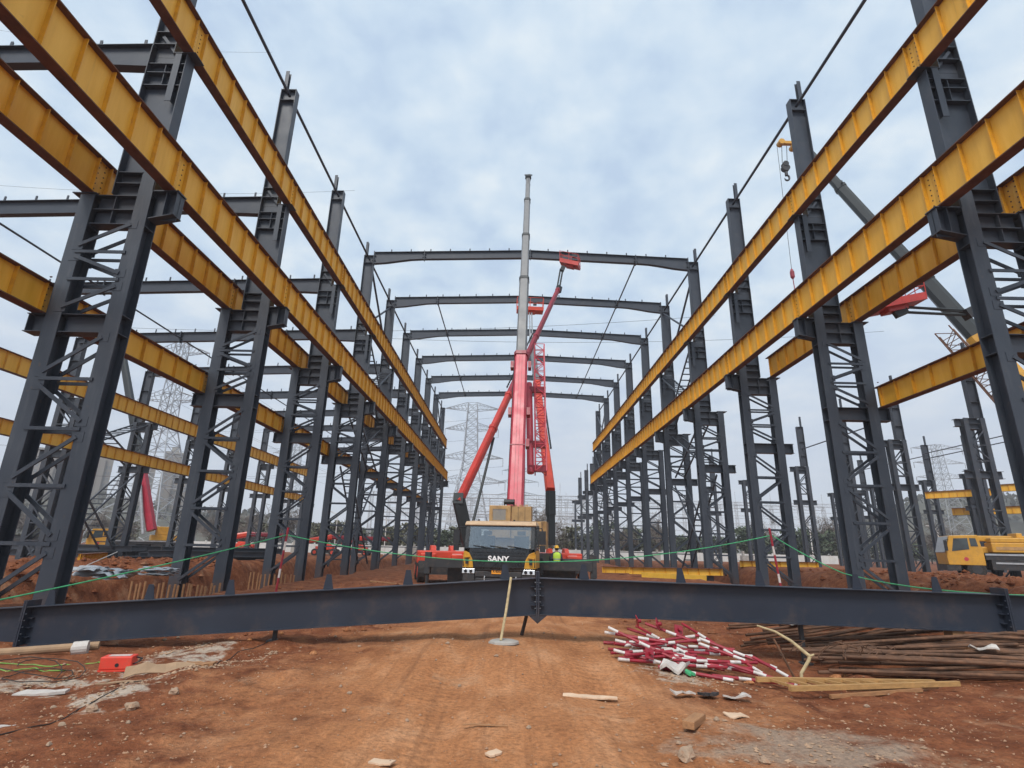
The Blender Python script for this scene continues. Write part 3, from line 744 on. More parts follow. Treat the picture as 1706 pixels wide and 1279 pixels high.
# ------------------------------------------------------------------ the roof beam lying in the foreground
FY = 9.8
ft = thing('assembled_roof_beam', 'long dark blue roof beam with a ridge joint, lying assembled across the foreground', 'roof beam', (.47, FY, .56))
ftop = lambda x: .57 + (-.078 * -x if x < 0 else -.012 * x)       # heights relative to the base at the ridge
def ftop(x): return .57 - (.075 * -x if x < 0 else .012 * x)
def fbot(x): return ftop(x) - .58 - .05 * sstep(6, 10, abs(x))
def fseg(x0, x1):
    b = MB(); n = 8; xs_ = [x0 + (x1 - x0) * i / n for i in range(n + 1)]
    b.prism([(x, -.008, fbot(x) + .012) for x in xs_] + [(x, -.008, ftop(x) - .012) for x in xs_[::-1]], (0, .016, 0))
    for f, dz in ((ftop, -.006), (fbot, .006)):
        for i in range(n): b.bar((xs_[i], 0, f(xs_[i]) + dz), (xs_[i + 1], 0, f(xs_[i + 1]) + dz), .28, .012)
    part(b, 'beam_section', 'navy', ft, local=True)
for a, c in ((-12.2, -8.5), (-8.44, -.03), (.03, 7.8), (7.86, 11.6)): fseg(a, c)
for x in (-8.47, 0, 7.83):
    b = MB()
    for dx in (-.028, .004): b.box(x + dx, x + dx + .024, -.15, .15, fbot(x) - .09, ftop(x) + .1)
    for q in (.25, .5, .75):
        z = fbot(x) + .58 * q
        for s in (-1, 1): x0, x1 = sorted((x + s * .03, x + s * .11)); b.box(x0, x1, -.07, .07, z - .007, z + .007)
    for q in range(5):
        for yy in (-.12,): 
            z = fbot(x) + .1 + q * .1; b.tube([(x - .05, yy, z), (x + .05, yy, z)], .016, 6)
    part(b, 'splice_plate', 'navy', ft, local=True)
b = MB(); b.prism([(-.16, -.13, fbot(0) - .0), (.16, -.13, fbot(0) - .0), (0, -.13, fbot(0) - .13)], (0, .26, 0)); part(b, 'ridge_gusset', 'navy', ft, local=True)
p0 = None
for i in range(15):
    x = -11.2 + 1.5 * i + (.15 if i % 2 else 0)
    if abs(x) < .35: x += .5
    b = MB(); b.prism([(-.085, 0, 0), (.085, 0, 0), (.03, 0, .24), (-.05, 0, .24)], (0, .012, 0)); b.box(-.006, .006, .012, .09, 0, .2)
    if p0 is None: p0 = part(b, 'purlin_cleat', 'navy', ft, local=True); o = p0
    else: o = p0.copy(); C.objects.link(o)
    o.parent = ft; o.location = (x, .02, ftop(x))
for i, (x, lab) in enumerate(((-7.6, 'low timber packing under the left end of the lying roof beam'), (7.4, 'timber packing under the right end of the lying roof beam'))):
    zb = .56 + fbot(x - .47); zg = gz(x, FY)
    if zb - zg > .03:
        b = MB(); n_ = 2
        for q in range(n_):
            z0_, z1_ = zg - .04 + (zb - zg + .038) * q / n_, zg - .04 + (zb - zg + .038) * (q + 1) / n_ - .003
            b.box(x - .1, x + .1, FY - .1 - .25 * (q == 0), FY + .1 + .25 * (q == 0), z0_, z1_)
        solo(b, 'packing_block', 'woodd', lab, 'timber block', None, (x, FY, zg))
for x, lab in ((4.9, 'dark steel prop under the lying beam right of the ridge'), (-3.9, 'dark steel prop under the lying beam left of the ridge')):
    zb = .56 + fbot(x - .47); zg = gz(x, FY + .1)
    b = MB(); b.box(x - .03, x + .03, FY + .06, FY + .12, zg - .05, zb - .002); b.box(x - .1, x + .1, FY, FY + .2, zg - .03, zg + .012); solo(b, 'steel_prop', 'chassis', lab, 'prop', None, (x, FY + .1, zg))

# ------------------------------------------------------------------ machines: shared pieces
def wheel(t, x, y, z, r, wd, side):
    b = MB(); prof = [(-wd / 2, r * .62), (-wd / 2, r * .9), (-wd * .38, r), (wd * .38, r), (wd / 2, r * .9), (wd / 2, r * .62)]
    n = 20; rings = []
    for i in range(n):
        a = 2 * math.pi * i / n; rings.append([(x + px, y + math.cos(a) * pr, z + math.sin(a) * pr) for px, pr in prof])
    o = len(b.v)
    for rg in rings: b.v += [V(p) for p in rg]
    m_ = len(prof)
    for i in range(n):
        for k in range(m_):
            b.f.append((i * m_ + k, ((i + 1) % n) * m_ + k, ((i + 1) % n) * m_ + (k + 1) % m_, i * m_ + (k + 1) % m_)); b.mi.append(0)
    wh = part(b, 'wheel', 'rubber', t, local=True, smooth=False)
    b = MB(); b.tube([(x - wd * .3, y, z), (x + wd * .3, y, z)], r * .62, 18); b.tube([(x + side * wd * .3, y, z), (x + side * wd * .46, y, z)], [r * .3, r * .2], 12)
    part(b, 'rim', 'chassis', wh, local=True)
def frame_of(d):
    d = d.normalized(); sd = d.cross(V((0, 0, 1)))
    if sd.length < 1e-3: sd = V((1, 0, 0))
    sd.normalize(); return sd, sd.cross(d).normalized()
def boomseg(mb, p, q, w, h, w2=None, h2=None):            # eight sided telescopic boom section
    p, q = V(p), V(q); sd, up = frame_of(q - p); w2 = w2 or w; h2 = h2 or h
    def ring(c, w, h): return [c + sd * (w / 2 * a) + up * (h / 2 * b_) for a, b_ in ((-1, .55), (-.72, 1), (.72, 1), (1, .55), (1, -.45), (.6, -1), (-.6, -1), (-1, -.45))]
    return mb.loft([ring(p, w, h), ring(q, w2, h2)])
def lattice(mb, p, q, w, h, n, r, diag=True, w2=None, h2=None):
    p, q = V(p), V(q); sd, up = frame_of(q - p); w2 = w if w2 is None else w2; h2 = h if h2 is None else h2
    def cor(f):
        c = p.lerp(q, f); ww = (w + (w2 - w) * f) / 2; hh = (h + (h2 - h) * f) / 2
        return [c + sd * ww + up * hh, c - sd * ww + up * hh, c - sd * ww - up * hh, c + sd * ww - up * hh]
    a, z = cor(0), cor(1)
    for i in range(4): mb.tube([a[i], z[i]], r, 5)
    for j in range(n):
        c0, c1 = cor(j / n), cor((j + 1) / n)
        for i in range(4):
            mb.tube([c0[i], c1[(i + 1) % 4]] if (j + i) % 2 else [c0[(i + 1) % 4], c1[i]], r * .6, 4, False)
            mb.tube([c1[i], c1[(i + 1) % 4]], r * .6, 4, False)
def textobj(txt, name, m, parent, loc, rot, size, ext=.004, off=.0, sx=1):
    cu = bpy.data.curves.new(name, 'FONT'); cu.body = txt; cu.size = size; cu.extrude = ext; cu.offset = off; cu.align_x = 'CENTER'; cu.align_y = 'CENTER'
    cu.materials.append(M[m])
    o = bpy.data.objects.new(name, cu); C.objects.link(o); bpy.context.view_layer.update()
    me = bpy.data.meshes.new_from_object(o.evaluated_get(bpy.context.evaluated_depsgraph_get())); bpy.data.objects.remove(o)
    o = bpy.data.objects.new(name, me); C.objects.link(o); o.parent = parent; o.location = loc; o.rotation_euler = rot; o.scale = (sx, 1, 1); return o
def platform(t, c, ax, wd, ln, hgt=1.1, deck='lift', nm='work_platform'):   # work basket with rails; ax = unit vector along its length
    ax = V(ax).normalized(); bx_ = V((-ax.y, ax.x, 0)); c = V(c)
    b = MB(); b.bar(c - ax * ln / 2, c + ax * ln / 2, wd, .16)
    b.bar(c - ax * ln * .2 - V((0, 0, .16)), c + ax * ln * .2 - V((0, 0, .16)), wd * .5, .16)
    o = part(b, nm, deck, t)
    b = MB()
    cs = [c + ax * ln / 2 * a + bx_ * wd / 2 * b_ for a, b_ in ((-1, -1), (1, -1), (1, 1), (-1, 1))]
    for i in range(4):
        p, q = cs[i], cs[(i + 1) % 4]
        for hh in (.55, hgt): b.tube([p + V((0, 0, hh)), q + V((0, 0, hh))], .022, 5)
        for f in (0, .5): pp = p.lerp(q, f); b.tube([pp, pp + V((0, 0, hgt))], .02, 5)
        b.bar(p + V((0, 0, .16)), q + V((0, 0, .16)), .012, .18)
    part(b, 'railing', deck, o)
    b = MB(); p = c + ax * ln * .2 + bx_ * (wd / 2 - .1); b.box(p.x - .15, p.x + .15, p.y - .1, p.y + .1, c.z + .75, c.z + 1.05); part(b, 'control_box', 'black', o)

# ------------------------------------------------------------------ truck crane in the middle
TRZ = R(-7.3)
T0 = V((-.40, 19.0, gz(-.4, 19)))
tk = thing('truck_crane', 'yellow and black truck crane facing the camera, with a tall red and grey boom', 'truck crane', T0, TRZ)
W = 1.22
b = MB()                                                   # cab shell, local: x right, y back, z up
b.prism([(-W, .16, 1.02), (-W, .20, 1.60), (-W, .42, 2.36), (-W, 1.95, 2.42), (-W, 1.95, .9), (-W, 1.1, .9)], (.03, 0, 0))
b.prism([(W - .03, .16, 1.02), (W - .03, .20, 1.60), (W - .03, .42, 2.36), (W - .03, 1.95, 2.42), (W - .03, 1.95, .9), (W - .03, 1.1, .9)], (.03, 0, 0))
b.box(-W + .03, W - .03, 1.90, 1.95, .9, 1.55); b.box(-W + .03, W - .03, 1.90, 1.95, 2.28, 2.42); b.box(-W + .03, -.95, 1.90, 1.95, 1.551, 2.279); b.box(.95, W - .03, 1.90, 1.95, 1.551, 2.279)
b.box(-W + .03, W - .03, .25, 1.90, .9, .96)
cab = part(b, 'cab', 'blackp', tk, local=True, bevel=.012)
for sx in (-1, 1):
    x0, x1 = sorted((sx * (W + .001), sx * (W + .012))); b = MB(); b.prism([(x0, .3, .98), (x0, .3, 1.56), (x0, 1.9, 1.56), (x0, 1.9, .98)], (x1 - x0, 0, 0)); part(b, 'door_panel', 'tyellow', cab, local=True)
b = MB()                                                   # roof with a lip over the screen
b.loft([[(-W - .02, .30, 2.37), (W + .02, .30, 2.37), (W + .02, .30, 2.405), (-W - .02, .30, 2.405)], [(-W - .02, .36, 2.36), (W + .02, .36, 2.36), (W, .40, 2.50), (-W, .40, 2.50)],
        [(-W, 1.2, 2.425), (W, 1.2, 2.425), (W - .06, 1.2, 2.56), (-W + .06, 1.2, 2.56)], [(-W, 2.0, 2.425), (W, 2.0, 2.425), (W - .06, 2.0, 2.53), (-W + .06, 2.0, 2.53)]])
part(b, 'roof', 'roof', cab, local=True, bevel=.01)
b = MB()
for x in (-.8, .45): b.box(x - .03, x + .03, .5, .56, 2.53, 2.58)
part(b, 'roof_marker', 'black', cab, local=True)
b = MB(); b.prism([(-1.06, .17, 1.62), (1.06, .17, 1.62), (1.06, .36, 2.33), (-1.06, .36, 2.33)], (0, .02, 0)); part(b, 'windscreen', 'glass', cab, local=True)
b = MB()
for x0, x1 in ((-W + .03, -1.065), (1.065, W - .03)): b.prism([(x0, .165, 1.60), (x1, .165, 1.60), (x1, .355, 2.35), (x0, .355, 2.35)], (0, .05, 0))
b.prism([(-1.06, .352, 2.332), (1.06, .352, 2.332), (1.06, .358, 2.355), (-1.06, .358, 2.355)], (0, .04, 0))
part(b, 'screen_pillar', 'blackp', cab, local=True)
for sx in (-1, 1):                                         # side windows
    x0, x1 = sorted((sx * W, sx * (W + .006))); b = MB(); b.prism([(x0, .42, 1.66), (x0, .58, 2.24), (x0, 1.35, 2.26), (x0, 1.35, 1.60)], (x1 - x0, 0, 0)); part(b, 'side_window', 'dglass', cab, local=True)
b = MB()                                                   # black front panel, slightly bowed, with ribs
nn = 12
def bow(x): return .10 * (1 - (x / .95) ** 2)
rg = []
for i in range(nn + 1):
    x = -1.02 + 2.04 * i / nn; yb = .13 - bow(x)
    rg.append([(x, yb + .02, .86), (x, yb, 1.0), (x, yb, 1.30), (x, yb + .03, 1.60), (x, .24, 1.60), (x, .24, .86)])
b.loft(rg); fp = part(b, 'front_panel', 'blackp', cab, local=True)
b = MB()
for z in (.93, 1.02, 1.40, 1.49):
    for i in range(nn):
        xa = -.9 + 1.8 * i / nn; xb = -.9 + 1.8 * (i + 1) / nn
        b.bar((xa, .118 - bow(xa), z), (xb, .118 - bow(xb), z), .012, .022)
part(b, 'grille_rib', 'black', fp, local=True)
textobj('SANY', 'maker_lettering', 'signwhite', cab, (0.0, .016, 1.27), (R(90), 0, 0), .25, .006, .008, 1.12)
for sx in (-1, 1):                                         # yellow corner pieces with a dark slot
    b = MB(); P = [(sx * .86, .085, .98), (sx * .90, .085, 1.25), (sx * 1.02, .10, 1.45), (sx * 1.20, .14, 1.52), (sx * 1.24, .2, 1.4), (sx * 1.24, .2, .98)]
    b.prism(P if sx > 0 else P[::-1], (0, .35, 0)); cp = part(b, 'corner_fairing', 'tyellow', cab, local=True, bevel=.015)
    b = MB(); x0, x1 = sorted((sx * 1.03, sx * 1.13)); b.box(x0, x1, .07, .1, 1.1, 1.28); part(b, 'air_slot', 'black', cp, local=True)
    b = MB(); b.prism([(sx * .98, .06, 1.32), (sx * 1.2, .1, 1.30), (sx * 1.2, .1, 1.33), (sx * .98, .06, 1.35)][::sx], (0, .05, 0)); part(b, 'fairing_lip', 'tyellow', cp, local=True)
    b = MB(); x0, x1 = sorted((sx * .80, sx * 1.22))
    b.prism([(x0, .03, .80), (x1, .03, .80), (x1, .05, .95), (x0 + (.05 if sx > 0 else 0), .05, .95)], (0, .1, 0)); hl_ = part(b, 'headlamp', 'lamp', cab, local=True, bevel=.01)
    b = MB()
    for q in (.92, 1.1): b.tube([(sx * q, .028, .87), (sx * q, .02, .87)], .055, 12)
    part(b, 'lamp_bowl', 'blackp', hl_, local=True)
b = MB(); b.box(-1.2, 1.2, .12, .5, .5, .79); b.box(-.78, .78, .06, .115, .70, .88); b.box(-1.2, -.8, .06, .115, .52, .78); b.box(.8, 1.2, .06, .115, .52, .78); b.box(-.75, .75, .07, .115, .5, .66)
bp_ = part(b, 'bumper', 'chassis', tk, local=True, bevel=.015)
for x in (-.45, .2, .6):
    b = MB(); b.tube([(x, .05, .56), (x, .0, .60), (x, .0, .68), (x, .05, .72)], .02, 6); part(b, 'tow_hook', 'galv', bp_, local=True)
b = MB(); b.box(-.22, .20, .04, .055, .80, .94); np_ = part(b, 'number_plate', 'plate', bp_, local=True)
textobj('A B0025', 'plate_lettering', 'black', np_, (-.01, .037, .87), (R(90), 0, 0), .105, .001, .002, .92)
for x, a in ((-.62, .42), (-.05, .42), (.55, .42)):        # wipers
    b = MB(); b.tube([(x + .45, .085, 1.60), (x - .02, .12, 1.68)], .014, 5); b.tube([(x + .2, .13, 1.645), (x - .28, .15, 1.70)], .012, 5); part(b, 'wiper', 'black', cab, local=True)
b = MB()                                                   # interior: dash, wheel, seats
b.box(-1.1, 1.1, .40, .8, 1.3, 1.62); part(b, 'dashboard', 'black', cab, local=True)
b = MB(); pts = []
for i in range(25):
    a = 2 * math.pi * i / 24; pts.append((-.62 + .25 * math.cos(a), .78 + .1 * math.sin(a), 1.82 + .22 * math.sin(a)))
b.tube(pts, .02, 6, False); b.tube([(-.62, .78, 1.82), (-.62, .55, 1.55)], .035, 6); b.bar((-.85, .78, 1.82), (-.4, .78, 1.82), .03, .03); part(b, 'steering_wheel', 'black', cab, local=True)
for x in (-.62, .62):
    b = MB(); b.box(x - .26, x + .26, 1.35, 1.5, 1.25, 2.05); b.box(x - .15, x + .15, 1.36, 1.46, 2.07, 2.22); b.box(x - .26, x + .26, .98, 1.34, 1.2, 1.32); part(b, 'seat', 'chassis', cab, local=True)
for sx in (-1, 1):
    b = MB(); b.tube([(sx * 1.2, .3, 2.3), (sx * 1.45, .1, 2.28), (sx * 1.47, .1, 2.2)], .018, 6); b.tube([(sx * 1.2, .25, 1.7), (sx * 1.45, .1, 1.72)], .018, 6)
    x0, x1 = sorted((sx * 1.36, sx * 1.58)); b.box(x0, x1, .06, .13, 1.76, 2.2); b.box(x0 + .02, x1 - .02, .06, .13, 1.52, 1.73); part(b, 'wing_mirror', 'black', cab, local=True)
b = MB(); b.box(-1.2, 1.2, 2.0, 12.2, 1.05, 1.42); b.box(-.5, .5, .6, 12.0, .6, 1.04); b.box(-1.22, -.55, 2.2, 3.6, .55, 1.03); b.box(.55, 1.22, 2.2, 3.6, .55, 1.03); b.box(.55, 1.22, 7.0, 8.2, .55, 1.03)
part(b, 'chassis', 'chassis', tk, local=True)
for y in (1.35, 4.6, 9.4, 10.8):
    for sx in (-1, 1): wheel(tk, sx * 1.04, y, .52, .52, .36, sx)
for y in (2.9, 8.8):                                       # extended outriggers and jacks
    b = MB()
    for sx in (-1, 1):
        x0, x1 = sorted((sx * 1.23, sx * 3.15)); b.box(x0, x1, y - .16, y + .16, .86, 1.2)
    b.box(-1.3, 1.3, y - .22, y + .22, .72, 1.3); ob = part(b, 'outrigger_beam', 'chassis', tk, local=True, bevel=.01)
    for sx in (-1, 1):
        b = MB(); b.box(sx * 3.2 - .11, sx * 3.2 + .11, y - .11, y + .11, .62, 1.42); b.tube([(sx * 3.2, y, .62), (sx * 3.2, y, .09)], .07, 10); b.tube([(sx * 3.2, y, .09), (sx * 3.2, y, .0)], .26, 14); part(b, 'jack', 'chassis', ob, local=True)
for sx in (-1, 1):                                         # tool boxes / mudguards beside the cab seen as dark blocks
    b = MB(); x0, x1 = sorted((sx * 1.28, sx * 2.5)); b.box(x0, x1, 3.3, 3.7, .25, .84); b.box(x0, x1, 3.28, 3.72, .88, .92); part(b, 'outrigger_box', 'chassis', tk, local=True, bevel=.01)
def L2W(p): return Matrix.Translation(T0) @ Matrix.Rotation(TRZ, 4, 'Z') @ V(p)
b = MB(); b.tube([(0, 5.4, 1.42), (0, 5.4, 1.62)], .8, 24); b.box(-1.1, 1.1, 4.2, 9.2, 1.62, 2.0); b.box(-1.1, 1.1, 8.0, 9.3, 2.0, 2.9); ss = part(b, 'superstructure', 'tan', tk, local=True, bevel=.02)
b = MB(); b.box(-1.02, -.12, 3.9, 5.6, 2.02, 3.32); oc = part(b, 'operator_cab', 'tan', tk, local=True, bevel=.03)
b = MB(); b.box(-.86, -.32, 3.88, 3.905, 2.72, 3.16); part(b, 'cab_window', 'glass', oc, local=True)
b = MB(); b.box(-.9, -.28, 3.875, 3.897, 3.165, 3.2); b.box(-.9, -.28, 3.875, 3.897, 2.68, 2.715); b.box(-.9, -.865, 3.875, 3.897, 2.715, 3.165); b.box(-.315, -.28, 3.875, 3.897, 2.715, 3.165); part(b, 'window_frame', 'tan', oc, local=True)
b = MB(); b.box(-.1, .72, 4.0, 4.6, 2.02, 3.30)
for x in (.05, .28, .52): b.box(x - .08, x + .08, 3.99, 4.0, 3.32, 3.36)
cv = part(b, 'boom_cover', 'tan', tk, local=True, bevel=.02)
b = MB()
for x in (.18, .46): b.box(x - .006, x + .006, 3.992, 4.0, 2.3, 3.28)
b.box(-.08, .7, 3.992, 4.0, 2.68, 2.70); part(b, 'panel_seam', 'chassis', cv, local=True)
b = MB(); b.box(.75, 1.25, 2.6, 3.3, 1.9, 2.62); part(b, 'side_locker', 'tan', tk, local=True, bevel=.04)
b = MB(); b.tube([(-.42, 4.0, 3.47), (.02, 4.0, 3.47)], .11, 12); b.tube([(-.4, 4.0, 3.33), (-.4, 4.0, 3.42)], .03, 6); b.tube([(0, 4.0, 3.33), (0, 4.0, 3.42)], .03, 6); part(b, 'exhaust_silencer', 'black', tk, local=True)
# the telescopic boom, in world coordinates
BA, BZ = V((.16, 23.35, 2.5)), V((.65, 31.0, 25.5))
def bpt(f): return BA.lerp(BZ, f)
secs = [(0, .372, .70, .80, 'red'), (.372, .60, .54, .60, 'boom'), (.60, .755, .46, .52, 'boom'), (.755, .90, .38, .44, 'boom'), (.90, 1.0, .29, .34, 'boom')]
for (f0, f1, w_, h_, m_) in secs:
    b = MB(); boomseg(b, bpt(f0), bpt(f1), w_, h_, w_ * (.9 if m_ == 'red' else .97), h_ * (.9 if m_ == 'red' else .97))
    sec = part(b, 'boom_section', m_, tk)
    e = (BZ - BA).normalized()
    b = MB(); boomseg(b, bpt(f1) - e * .16, bpt(f1) + e * .04, w_ * 1.0 + .03, h_ + .03); part(b, 'boom_collar', 'maroon' if m_ == 'red' else 'boomdark', sec)
sdv, upv = frame_of(BZ - BA)
b = MB()
for off in (-.07, .07): b.bar(bpt(.02) + upv * .405 + sdv * off, bpt(.36) + upv * .365 + sdv * off, .012, .012, upv)
b.bar(bpt(.15) + upv * .375 - sdv * .34, bpt(.15) + upv * .375 + sdv * .34, .05, .05, upv); part(b, 'boom_rib', 'maroon', tk)
for f, sx in ((.23, -1), (.23, 1), (.16, 1), (.345, -1), (.345, 1)):
    b = MB(); p = bpt(f) + sdv * sx * .44; b.bar(p - (BZ - BA).normalized() * .2, p + (BZ - BA).normalized() * .2, .16, .3, upv); part(b, 'jib_bracket', 'maroon', tk)
b = MB(); p = bpt(1.0); b.bar(p, p + V((.02, .12, .3)), .3, .26); b.tube([p + V((-.25, 0, .28)), p + V((.28, 0, .28))], .04, 6); b.tube([p + V((-.2, -.1, .05)), p + V((.2, -.1, .05))], .16, 12)
part(b, 'boom_head', 'boomdark', tk)
for f, ln in ((.905, .22), (.76, .2), (.97, .16)):
    b = MB(); b.bar(bpt(f) - sdv * ln, bpt(f) + sdv * ln, .05, .05); part(b, 'cable_guide', 'boomdark', tk)
b = MB(); b.tube([V((.05, 23.0, 2.4)), bpt(.3) - upv * .5], .13, 10); part(b, 'luffing_ram', 'galv', tk)
b = MB(); b.tube([L2W((0, 8.2, 2.9)), bpt(1.0) + upv * .3], .012, 5); part(b, 'hoist_rope', 'cable', tk)
b = MB(); hs = []
for i in range(21): f = .02 + .34 * i / 20; hs.append(bpt(f) - sdv * (.36 - .03 * f) + upv * (.1 + .02 * math.sin(i * 1.3)))
b.tube(hs, .022, 5); b.tube([p + upv * .06 for p in hs], .016, 5); part(b, 'hydraulic_hose', 'black', tk)
# folded lattice jib hanging on the right of the boom
ja, jz = V((1.17, 25.6, 5.0)), V((1.22, 28.1, 12.3))
b = MB(); lattice(b, ja + V((.18, 0, 0)), jz + V((.12, 0, 0)), .52, .5, 16, .032); jl = part(b, 'lattice_jib', 'red', tk)
b = MB(); b.tube([V((.87, 25.6, 5.0)), V((.78, 27.3, 9.9))], .17, 10); part(b, 'jib_tube', 'red', tk)
for f in (.03, .2, .62): b = MB(); p = ja.lerp(jz, f); b.bar(p + V((-.4, 0, 0)), p + V((.45, 0, 0)), .3, .3); part(b, 'jib_clamp', 'maroon', tk)

# ------------------------------------------------------------------ boom lifts
def lift_base(t, x, y, rz, wd=2.3, ln=3.4, white=False):
    m_ = Matrix.Translation((x, y, gz(x, y))) @ Matrix.Rotation(rz, 4, 'Z')
    def bx(mb, x0, x1, y0, y1, z0, z1):
        i = len(mb.v); mb.box(x0, x1, y0, y1, z0, z1); mb.v[i:] = [m_ @ p for p in mb.v[i:]]
    b = MB(); bx(b, -wd / 2 + .35, wd / 2 - .35, -ln / 2, ln / 2, .4, .8); part(b, 'chassis', 'chassis', t)
    for sx in (-1, 1):
        for sy in (-1, 1):
            b = MB(); c0 = m_ @ V((sx * (wd / 2 - .17), sy * ln * .36, .48)); a = m_.to_3x3() @ V((.17, 0, 0))
            b.tube([c0 - a, c0 - a * .8, c0 + a * .8, c0 + a], [.38, .48, .48, .38], 16); wh = part(b, 'wheel', 'rubber', t)
            b = MB(); b.tube([c0 - a * 1.06, c0 + a * 1.06], .24, 12); part(b, 'rim', 'lift', wh)
    b = MB(); bx(b, -wd / 2, wd / 2, -.75, .75, .82, 1.38); bx(b, -wd / 2 + .1, -.35, -1.2, 1.2, .85, 1.28); bx(b, .35, wd / 2 - .1, -1.2, 1.2, .85, 1.24); o = part(b, 'turntable', 'lift', t, bevel=.06)
    b = MB()
    for x0 in (-.55, .33): b.prism([m_ @ V((x0, -.7, 1.38)), m_ @ V((x0, .55, 1.38)), m_ @ V((x0, .30, 1.62)), m_ @ V((x0, -.4, 1.6))], m_.to_3x3() @ V((.22, 0, 0)))
    part(b, 'boom_cheek', 'lift', o)
    b = MB(); bx(b, wd / 2 - .75, wd / 2 - .3, -.765, -.752, 1.1, 1.26); part(b, 'label_plate', 'white', o)
    b = MB(); bx(b, -wd / 2 + .35, -wd / 2 + .65, -.77, -.755, .9, 1.25); part(b, 'access_door', 'maroon', o)
def telescope(t, pts, ws, mats):
    for i in range(len(mats)):
        b = MB(); boomseg(b, pts[i], pts[i + 1], ws[i], ws[i] * 1.15, ws[i] * .96, ws[i] * 1.1); sec = part(b, 'boom_section', mats[i], t)
        e = (V(pts[i + 1]) - V(pts[i])).normalized()
        b = MB(); boomseg(b, V(pts[i + 1]) - e * .2, V(pts[i + 1]), ws[i] + .05, ws[i] * 1.15 + .05); part(b, 'boom_collar', mats[i], sec)
l1 = thing('boom_lift', 'red telescopic boom lift left of the truck crane, basket raised to the first roof beam', 'boom lift', (-3.2, 26.6, gz(-3.2, 26.6)), 0, 'boom lifts')
lift_base(l1, -3.2, 26.6, R(12))
b = MB(); boomseg(b, (-1.95, 26.3, 1.7), (-2.5, 26.05, 3.75), .42, .55); b.bar((-2.5, 26.0, 3.5), (-2.5, 26.1, 4.0), .46, .4); part(b, 'riser_arm', 'boomdark', l1)
k0, k1 = V((-2.48, 26, 3.6)), V((3.08, 36.0, 19.8))
telescope(l1, [k0, k0.lerp(k1, .26), k0.lerp(k1, .40), k0.lerp(k1, .70), k1], [.36, .33, .30, .27], ['lred', 'lred', 'maroon', 'maroon'])
b = MB(); b.tube([(-1.9, 26.3, 2.2), k0.lerp(k1, .24) + V((.12, .1, -.28))], .07, 8); part(b, 'lift_ram', 'boomdark', l1)
b = MB(); 
for i in range(26):
    p = k0.lerp(k1, .42 + .011 * i) + V((-.27, 0, .12)); b.bar(p, p + (k1 - k0).normalized() * .16, .05, .08)
part(b, 'cable_chain', 'boomdark', l1)
b = MB()
for dx in (-.09, .09): b.tube([k1 + V((dx, 0, .05)), V((3.36 + dx, 36.2, 21.6))], .06, 6)
b.bar(k1 + V((0, 0, -.2)), k1 + V((.1, .1, .3)), .3, .34); b.bar((3.36, 36.2, 21.45), (3.5, 36.2, 21.8), .3, .3); part(b, 'jib_arm', 'boomdark', l1)
platform(l1, (4.0, 36.3, 22.0), (.88, -.3, -.36), .8, 1.5, .85, 'lred')
l2 = thing('boom_lift', 'orange telescopic boom lift right of the truck crane with a worker beside it', 'boom lift', (2.9, 31.0, gz(2.9, 31.0)), 0, 'boom lifts')
lift_base(l2, 2.55, 31.0, R(4), 2.5)
q0, q1 = V((2.2, 30.8, 1.8)), V((1.38, 43.0, 18.6))
q0b = V((2.17, 30.9, 4.7))
b = MB(); boomseg(b, q0, q0.lerp(q0b, .6), .42, .5); sec = part(b, 'riser_arm', 'boomdark', l2)
b = MB(); boomseg(b, q0.lerp(q0b, .55), q0b, .50, .56); part(b, 'riser_collar', 'boomdark', sec)
telescope(l2, [q0b, q0b.lerp(q1, .62), q0b.lerp(q1, .92), q1], [.52, .44, .36], ['lift', 'boom', 'boom'])
b = MB()
for i in range(22):
    p = q0b.lerp(q1, .2 + .012 * i) + V((.36, 0, .1)); b.bar(p, p + (q1 - q0b).normalized() * .2, .09, .12)
part(b, 'cable_chain', 'black', l2)
b = MB()
for dx in (-.1, .1): b.tube([q1 + V((dx, 0, 0)), V((1.3 + dx, 43.4, 21.3))], .06, 6)
b.bar(q1 + V((0, -.1, .1)), q1 + V((0, .2, .5)), .3, .3); part(b, 'jib_arm', 'galv', l2)
platform(l2, (1.25, 43.6, 21.5), (1, .05, 0), .9, 2.3, 1.1, 'lift')
l3 = thing('boom_lift', 'red boom lift platform held under the outer girder on the right, base out of frame', 'boom lift', (26.5, 20.6, gz(26.5, 20.6)), 0, 'boom lifts')
lift_base(l3, 26.5, 20.6, R(80))
platform(l3, (16.35, 21.45, 11.95), (.97, .05, .24), 1.1, 2.3, .95, 'lred')
b = MB()
for dz in (0, .24): b.tube([(16.6, 21.3, 11.65 + dz), (19.3, 21.25, 11.55 + dz * .9)], .06, 6)
b.tube([(16.6, 21.3, 11.9), (19.2, 21.25, 11.7)], .045, 6); b.bar((16.3, 21.4, 11.55), (16.75, 21.3, 11.75), .25, .3); part(b, 'jib_arm', 'boomdark', l3)
b = MB(); b.bar((19.2, 21.25, 11.55), (20.0, 21.25, 11.95), .38, .45); b.bar((19.9, 21.25, 11.85), (20.4, 21.25, 11.0), .45, .55)
pts = [(19.7 + .22 * math.cos(a * .4), 21.0, 12.1 + .27 * math.sin(a * .4)) for a in range(9)]; b.tube(pts, .03, 5); part(b, 'jib_knuckle', 'chassis', l3)
telescope(l3, [V((20.35, 21.25, 11.1)), V((24.0, 20.9, 5.8)), V((26.5, 20.6, 2.0))], [.38, .48], ['boomdark', 'lift'])

